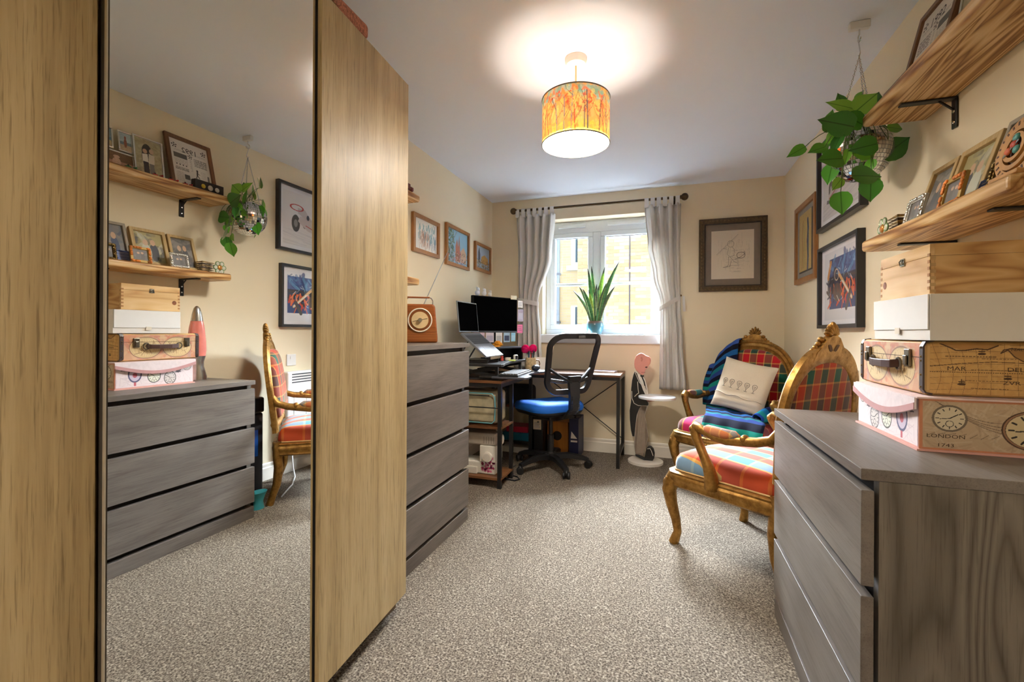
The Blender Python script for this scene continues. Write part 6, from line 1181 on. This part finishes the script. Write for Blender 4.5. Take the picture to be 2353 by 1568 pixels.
# ================================================================== GILT ARMCHAIRS
def armchair(label, loc, rz, pl_seat, pl_back, pl_arm):
    t = thing('armchair', label, 'armchair', loc, rz)
    outl = [(-0.235,-0.03),(0.0,-0.04),(0.235,-0.03),(0.25,0.0),(0.272,0.2),(0.296,0.42),(0.298,0.465),(0.27,0.497),(0.16,0.515),(0.0,0.53),(-0.16,0.515),(-0.27,0.497),(-0.298,0.465),(-0.296,0.42),(-0.272,0.2),(-0.25,0.0)]
    sec = [(-0.022,-0.035),(0.004,-0.04),(0.016,-0.03),(0.012,-0.016),(0.018,-0.004),(0.02,0.012),(0.012,0.022),(0.016,0.032),(0.004,0.038),(-0.022,0.036)]
    obj('seat_rail', MB().sweep([(x,y,0.335+(0.0 if abs(x)>0.25 else 0.0)) for x,y in outl], sec, (0,0,1), closed=True), M_gold, t, smooth=45)
    cu = [(x*0.955,0.24+(y-0.24)*0.955) for x,y in outl]; dense = []
    for i in range(len(cu)):
        a,b = cu[i],cu[(i+1)%len(cu)]; dense += [(a[0]+(b[0]-a[0])*k/3,a[1]+(b[1]-a[1])*k/3) for k in range(3)]
    obj('seat_cushion', MB().loft([[(x*s,0.24+(y-0.24)*s,z) for x,y in dense] for s,z in ((0.97,0.36),(1.0,0.385),(1.0,0.405),(0.985,0.428),(0.94,0.449),(0.85,0.463),(0.7,0.474),(0.5,0.482),(0.28,0.486),(0.05,0.487))]), pl_seat, t, smooth=60)
    obj('seat_piping', MB().tube([(x*1.01,0.24+(y-0.24)*1.01,0.377) for x,y in dense],0.0045,6,closed=True), P('gimp_tan',(196,158,104),0.7), t, smooth=179)
    for s in (-1,1):
        obj('leg', MB().tube([(s*0.275,0.468,0.35),(s*0.287,0.482,0.315),(s*0.296,0.492,0.27),(s*0.288,0.484,0.20),(s*0.274,0.468,0.12),(s*0.268,0.462,0.06),(s*0.276,0.470,0.025),(s*0.281,0.477,0.0)],[0.036,0.038,0.036,0.029,0.023,0.020,0.023,0.024],10), M_gold, t, smooth=60)
        kn = obj('knee_carving', MB().sphere((s*0.302,0.510,0.30),(0.014,0.014,0.024),10,8).sphere((s*0.312,0.492,0.325),(0.010,0.010,0.014),8,6).sphere((s*0.296,0.512,0.26),(0.009,0.009,0.014),8,6), M_gold, t, smooth=179)
        obj('leg', MB().tube([(s*0.235,-0.022,0.38),(s*0.235,-0.018,0.30),(s*0.236,-0.012,0.22),(s*0.238,-0.022,0.12),(s*0.242,-0.045,0.05),(s*0.246,-0.06,0.0)],[0.026,0.028,0.027,0.024,0.021,0.023],10), M_gold, t, smooth=60)
        obj('arm_post', MB().tube([(s*0.284,0.250,0.340),(s*0.294,0.250,0.400),(s*0.308,0.255,0.450),(s*0.314,0.277,0.498),(s*0.312,0.310,0.558),(s*0.307,0.327,0.593),(s*0.305,0.320,0.618)],[0.034,0.030,0.025,0.021,0.022,0.025,0.022],10), M_gold, t, smooth=60)
        obj('arm_rail', MB().tube([(s*0.305,0.347,0.606),(s*0.306,0.325,0.620),(s*0.309,0.285,0.610),(s*0.309,0.215,0.590),(s*0.303,0.166,0.586),(s*0.292,0.096,0.594),(s*0.279,0.040,0.600),(s*0.268,-0.020,0.620),(s*0.264,-0.048,0.660)],[0.014,0.023,0.021,0.021,0.022,0.022,0.021,0.021,0.018],10), M_gold, t, smooth=60)
        obj('arm_pad', MB().tube([(s*0.308,0.280,0.620),(s*0.309,0.260,0.619),(s*0.308,0.215,0.613),(s*0.303,0.166,0.610),(s*0.297,0.126,0.613),(s*0.294,0.106,0.613)],[0.008,0.021,0.025,0.025,0.021,0.006],10), pl_arm, t, smooth=179)
        obj('acanthus_knot', MB().sphere((s*0.290,0.086,0.605),(0.025,0.017,0.020),10,8), M_gold, t, smooth=179); obj('arm_scroll', MB().sphere((s*0.306,0.337,0.606),(0.026,0.018,0.022),10,8), M_gold, t, smooth=179)
    yb = lambda w: -0.03-0.10*(w-0.42)-0.04*max(0,(w-0.42))**2
    nb_ = V((0,0.99,0.12)).normalized(); pb_ = lambda u,w: V((u,yb(w),w))
    half = [(0.238,0.44),(0.243,0.50),(0.256,0.60),(0.268,0.70)]; arch = [(0.268*math.copysign(abs(math.cos(a))**0.86,math.cos(a)),0.70+0.275*abs(math.sin(a))**0.92) for a in [PI*k/28 for k in range(1,28)]]
    pth = half+arch+[(-u,w) for u,w in half[::-1]]; sc = [1.0+0.55*max(0,(w-0.70)/0.275)**2 for u,w in pth]
    sec = [(-0.026,-0.013),(-0.026,0.010),(-0.016,0.020),(-0.008,0.013),(0.004,0.021),(0.015,0.013),(0.025,0.014),(0.028,0.0),(0.022,-0.010),(0.012,-0.013),(-0.006,-0.015)]
    obj('back_frame', MB().sweep([pb_(u,w) for u,w in pth], [(a,b) for a,b in sec], nb_, sc), M_gold, t, smooth=45)
    obj('lower_rail', MB().tube([pb_(-0.236,0.485),pb_(-0.1,0.475),pb_(0.1,0.475),pb_(0.236,0.485)],[0.022,0.024,0.024,0.022],10), M_gold, t, smooth=60)
    inn = [(u*0.92,0.70+(w-0.70)*0.90) for u,w in half[1:]]+[(u*0.915,0.70+(w-0.70)*0.885) for u,w in arch]+[(-u*0.92,0.70+(w-0.70)*0.90) for u,w in half[:0:-1]]
    c0 = (0,0.70)
    rings = [[tuple(pb_(u*s,c0[1]+(w-c0[1])*s)+nb_*b) for u,w in inn] for s,b in ((0.6,-0.010),(0.97,-0.011),(1.0,-0.006),(1.0,0.012),(0.985,0.030),(0.94,0.042),(0.82,0.052),(0.6,0.058),(0.3,0.060),(0.04,0.061))]
    obj('back_upholstery', MB().loft(rings), pl_back, t, smooth=50)
    cr = [(-0.135,0.945),(-0.115,0.985),(-0.085,1.005),(-0.062,1.028),(-0.045,1.045),(-0.02,1.055),(0.02,1.055),(0.045,1.045),(0.062,1.028),(0.085,1.005),(0.115,0.985),(0.135,0.945),(0.07,0.965),(0,0.972),(-0.07,0.965)]
    mb = MB(); n = len(cr); mb.add([tuple(pb_(u,w)+nb_*b) for b in (-0.0155,0.010) for u,w in cr], [list(range(n)),[2*n-1-i for i in range(n)]]+[[i,n+i,n+(i+1)%n,(i+1)%n] for i in range(n)])
    cp = obj('crest_plate', mb, M_gold, t)
    for s in (-1,1):
        q = [(s*(0.004+0.040*k/8), 0.985+0.022*(k/8)+0.012*math.sin(PI*k/8)) for k in range(9)]+[(s*(0.004+0.040*k/8), 0.985+0.022*(k/8)-0.014*math.sin(PI*k/8)) for k in range(8,-1,-1)]
        m2 = MB(); n2 = len(q); m2.add([tuple(pb_(u,w+0.008)+nb_*b) for b in (-0.0168,-0.0150) for u,w in q], [list(range(n2)),[2*n2-1-i for i in range(n2)]]+[[i,n2+i,n2+(i+1)%n2,(i+1)%n2] for i in range(n2)]); obj('recess_shade', m2, P('gilt_shadow',(84,52,20),0.6,0.4), cp)  # flat dark leaves paint in the shade of carved holes
    for k in range(-3,4):
        a = k*0.34; L_ = 0.058-0.006*abs(k); c = pb_(math.sin(a)*L_*0.8, 1.046+math.cos(a)*L_*0.66)
        obj('shell_petal', MB(Matrix.Translation(c) @ Matrix.Rotation(a,4,'Y')).sphere((0,0,0),(0.0085,0.016,L_*0.5),10,8), M_gold, t, smooth=179)
    for s in (-1,1):
        for u,w,r in ((0.062,1.036,0.013),(0.078,1.018,0.011),(0.096,1.004,0.010),(0.115,0.992,0.009),(0.132,0.975,0.008)): obj('crest_bead', MB().sphere(tuple(pb_(s*u,w)+nb_*0.008),(r*1.2,r,r),10,8), M_gold, t, smooth=179)
    obj('seat_carving', MB().sphere((0,0.548,0.318),(0.026,0.010,0.018),10,8).sphere((-0.035,0.543,0.326),(0.016,0.008,0.010),8,6).sphere((0.035,0.543,0.326),(0.016,0.008,0.010),8,6), M_gold, t, smooth=179)
    return t
pA1 = plaid('tartan_rust_seat', [(200,66,30),(84,160,196)], [(176,104,70),(70,96,92),(150,64,40)], ('X','Y'), (0.135,0.36), line=(214,170,90), mix=0.27)
pA2 = plaid('tartan_rust_back', [(178,56,30),(28,86,74),(180,58,30),(64,62,58)], [(150,48,26),(40,80,66),(170,58,32),(96,40,26)], ('X','Z'), (0.21,0.26), line=(200,140,70))
pA3 = plaid('tartan_rust_arm', [(190,84,48),(206,132,84),(110,150,160)], [(176,120,90),(186,84,50)], ('X','Y'), (0.06,0.09), line=(216,176,104))
pB1 = plaid('tartan_red_seat', [(186,20,40),(20,120,120),(196,40,110),(16,84,70)], [(190,24,40),(30,140,150),(170,24,50),(40,120,130)], ('X','Y'), (0.30,0.4), line=(214,170,84), mix=0.35)
pB2 = plaid('tartan_red_back', [(184,22,36),(14,84,66),(180,24,40),(10,80,62)], [(96,60,60),(190,24,36),(60,56,58),(20,86,68)], ('X','Z'), (0.20,0.26), line=(206,166,90))
armchair('gilt armchair in rust tartan beside the low chest', (0.585, 2.318, 0), math.radians(47.4), pA1, pA2, pA3)
chB = armchair('gilt armchair in red and green tartan in the far corner', (0.572, 3.668, 0), math.radians(147.5), pB1, pB2, pB1)

def uvgrid(o, nu, nv):
    uv = o.data.uv_layers.new(name='UVMap'); buf = np.empty((len(o.data.loops),2),np.float32); vi = np.empty(len(o.data.loops),np.int32); o.data.loops.foreach_get('vertex_index',vi); buf[:,0] = (vi%(nu+1))/nu; buf[:,1] = (vi//(nu+1))/nv; uv.data.foreach_set('uv',buf.reshape(-1))
# throw over chair B
th = thing('throw_blanket', 'striped blue and teal throw draped over the red tartan armchair', 'blanket', (0.572, 3.668, 0), math.radians(147.5))
def hB(x):
    x = min(0.262, abs(x)); return 0.70+0.285*(max(0.0,1-(x/0.268)**2.1))**0.46+0.030
ybB = lambda w: -0.03-0.10*(w-0.42)-0.04*max(0,(w-0.42))**2
def thf(u, v):
    x0 = 0.085+0.215*u; wr = 0.006*math.sin(9*u+4*v)+0.004*math.sin(23*u-7*v); h = hB(x0)
    if v < 0.14: k = v/0.14; z = h-0.20*(1-k); return (x0+0.01*(1-k), ybB(z)-0.040-0.008*(1-k)+wr, z+0.008*k)
    if v < 0.19: k = (v-0.14)/0.05; return (x0, ybB(h)-0.040+0.10*k, h+0.010+0.010*math.sin(PI*k)+wr*0.5)
    if v < 0.60:
        k = (v-0.19)/0.41; z = h+(0.505-h)*k; return (x0+0.03*math.sin(PI*k*0.9)*u-0.10*k*k*(1-u)*0.6, ybB(z)+0.062+0.016*math.sin(PI*k)+wr+0.05*k**4, z)
    if v < 0.90: k = (v-0.60)/0.30; xx = x0-0.06*(1-u)-(0.34-0.13*u)*k; return (xx, 0.03+(0.455)*k-0.05*u*k, 0.507-0.006*k+abs(wr)*0.9+0.012*math.sin(8*u+2)*k*(1-k)+0.006)
    k = (v-0.90)/0.10; xx = x0-0.06*(1-u)-(0.34-0.13*u); return (xx-0.02*k, 0.485-0.05*u+0.075*min(1,k*1.6)+0.006*math.sin(20*u), 0.507-0.16*k*k-0.03*k)
NU, NV = 22, 90
o = obj('cloth', MB().grid(NU,NV,thf), stripes('throw_stripes', [(22,24,50),(24,110,120),(40,64,128),(18,20,40),(20,130,116),(50,80,150),(16,18,34),(30,90,150)], 'Y', 0.27), th, smooth=179, solid=0.007); uvgrid(o, NU, NV)
mb = MB()
for k in range(44):
    u = k/43; p = V(thf(u,1.0)); mb.tube([p, p+V((0.004*math.sin(k*3),0.004,-0.03)), p+V((0.008*math.sin(k*5),0.002,-0.06))],0.0016,4)
o = obj('fringe', mb, P('fringe_blue',(36,60,150),0.9), th, kind='stuff')
def bun(u, v):
    a = 2*PI*u; r = 0.055*(0.5+0.5*math.sin(PI*(0.12+0.8*v)))*(1+0.14*math.sin(3*a+5*v)); return (-0.255+0.045*v+r*math.cos(a)*0.75, 0.16+0.20*v, 0.525+r*math.sin(a)*0.75+0.012*math.sin(5*v))
o = obj('bunched_end', MB().grid(24,16,bun), stripes('throw_bunch', [(20,110,170),(24,130,140),(30,70,160),(20,30,80)], 'Y', 0.6), th, smooth=179, solid=0.005); uvgrid(o,24,16)
# cushion
cz = thing('cushion', 'cream cushion printed with five goblets on the red tartan armchair', 'cushion', (0, 0, 0))
Mc = Matrix.Translation((0.572,3.668,0)) @ Matrix.Rotation(math.radians(147.5),4,'Z') @ Matrix.Translation((-0.035,0.155,0.688)) @ Matrix.Rotation(math.radians(18),4,'X') @ Matrix.Rotation(math.radians(-10),4,'Y')
cz.matrix_world = Mc
def pil(s_):
    def f(u, v):
        s, t_ = 2*u-1, 2*v-1; x = 0.185*s*(1-0.07*(1-t_*t_)*abs(s)**3*1.0); z = 0.185*t_*(1-0.07*(1-s*s)*abs(t_)**3)
        d = 0.062*(max(0,1-s**4)*max(0,1-t_**4))**0.55 + 0.004*math.sin(4*s+6*t_)*(1-s*s)*(1-t_*t_)
        if t_ < -0.25: d += 0.006*math.sin(26*t_+2*s)*(1-s*s)
        return (x, s_*d, z)
    return f
mb = MB().grid(28,28,pil(1)); mb.grid(28,28,pil(-1)); M_cush = P('cushion_cream',(222,208,184),0.9,var=0.03,scale=200)
obj('pillow', mb, M_cush, cz, smooth=179)
gi = MB()
ff = pil(1)
for k in range(5):
    xc = 0.105-0.052*k
    def pp(x,z): u=(x/0.185+1)/2; v=(z/0.185+1)/2; q=ff(u,v); return (q[0],q[1]+0.0012,q[2])
    z0 = -0.035
    for poly_ in ([(-0.016,0.05),(-0.008,0.058),(0.008,0.058),(0.016,0.05),(0.014,0.036),(0.0,0.014),(-0.014,0.036),(-0.016,0.05)],[(0,0.014),(0,0.0)],[(-0.011,0.0),(0.011,0.0)],[(-0.006,0.046),(0.006,0.046),(0,0.026),(-0.006,0.046)]): gi.tube([pp(xc+a,z0+b) for a,b in poly_],0.0013,5)
obj('goblet_print', gi, P('goblet_ink',(84,80,76),0.8), cz, kind='stuff')
obj('ruche', MB().tube([pp(-0.17+0.34*k/16,-0.085+0.006*math.sin(k)) for k in range(17)],0.0035,6), M_cush, cz, smooth=179)

# ================================================================== HEATER AND SMALL FLOOR THINGS (seen in the mirror)
ht = thing('panel_heater', 'white electric panel heater on the wall behind the gilt chairs', 'heater', (XR-0.0008, 2.86, 0.14))
obj('casing', MB().box(-0.075,-0.012,-0.30,0.30,0,0.62), M_white, ht, bevel=0.01); obj('wall_bracket', MB().box(-0.0118,0,-0.2,-0.16,0.1,0.5).box(-0.0118,0,0.16,0.2,0.1,0.5), M_white, ht)
for k in range(4): obj('vent_slot', MB().box(-0.0765,-0.0752,-0.26,0.26,0.535+0.02*k,0.543+0.02*k), P('slot_dark',(60,64,70),0.6), ht)
for k in range(5): obj('panel_rib', MB().box(-0.078,-0.0752,-0.24+0.12*k-0.002,-0.24+0.12*k+0.002,0.05,0.47), M_white, ht)
o = obj('heater_cable', MB().tube([(0.83,2.62,0.14),(0.80,2.60,0.05),(0.74,2.56,0.005),(0.62,2.42,0.005),(0.55,2.30,0.005),(0.50,2.22,0.005)],0.005,6), M_white, smooth=179); tag(o,'white cable trailing from the panel heater across the carpet','cable')
bt_ = thing('tall_black_box','tall black box standing between the low chest and the gilt chair','box',(0.66,2.04,0)); obj('body', MB().box(-0.13,0.14,-0.085,0.07,0.012,0.56), P('shred_black',(20,20,24),0.35), bt_, bevel=0.012); obj('lid', MB().box(-0.135,0.145,-0.09,0.075,0.5605,0.655), P('shred_lid',(28,28,32),0.3), bt_, bevel=0.012); obj('foot', MB().box(-0.12,0.13,-0.08,0.065,0,0.0115), M_black, bt_); obj('window', MB().box(-0.1315,-0.1302,-0.03,0.03,0.30,0.46), P('shred_blue',(24,60,120),0.15), bt_)
o = obj('teal_scoop', MB().lathe([(0.001,0.0),(0.04,0.0),(0.036,0.02),(0.032,0.04),(0.045,0.075),(0.062,0.10),(0.059,0.10),(0.040,0.075),(0.027,0.042),(0.001,0.03)],24), P('teal_plastic',(60,160,170),0.4), smooth=50); o.location = (0.482,2.035,0); o.scale = (0.62,0.9,1); tag(o,'teal plastic cup shaped thing on the carpet by the gilt chair','plastic cup')
so = thing('wall_socket','white wall socket above the panel heater','socket',(XR-0.0006,2.66,0.80)); obj('plate', MB().box(-0.008,0,-0.043,0.043,0,0.086), M_white, so, bevel=0.003); obj('switch', MB().box(-0.011,-0.0082,-0.012,0.012,0.05,0.07), M_white, so)
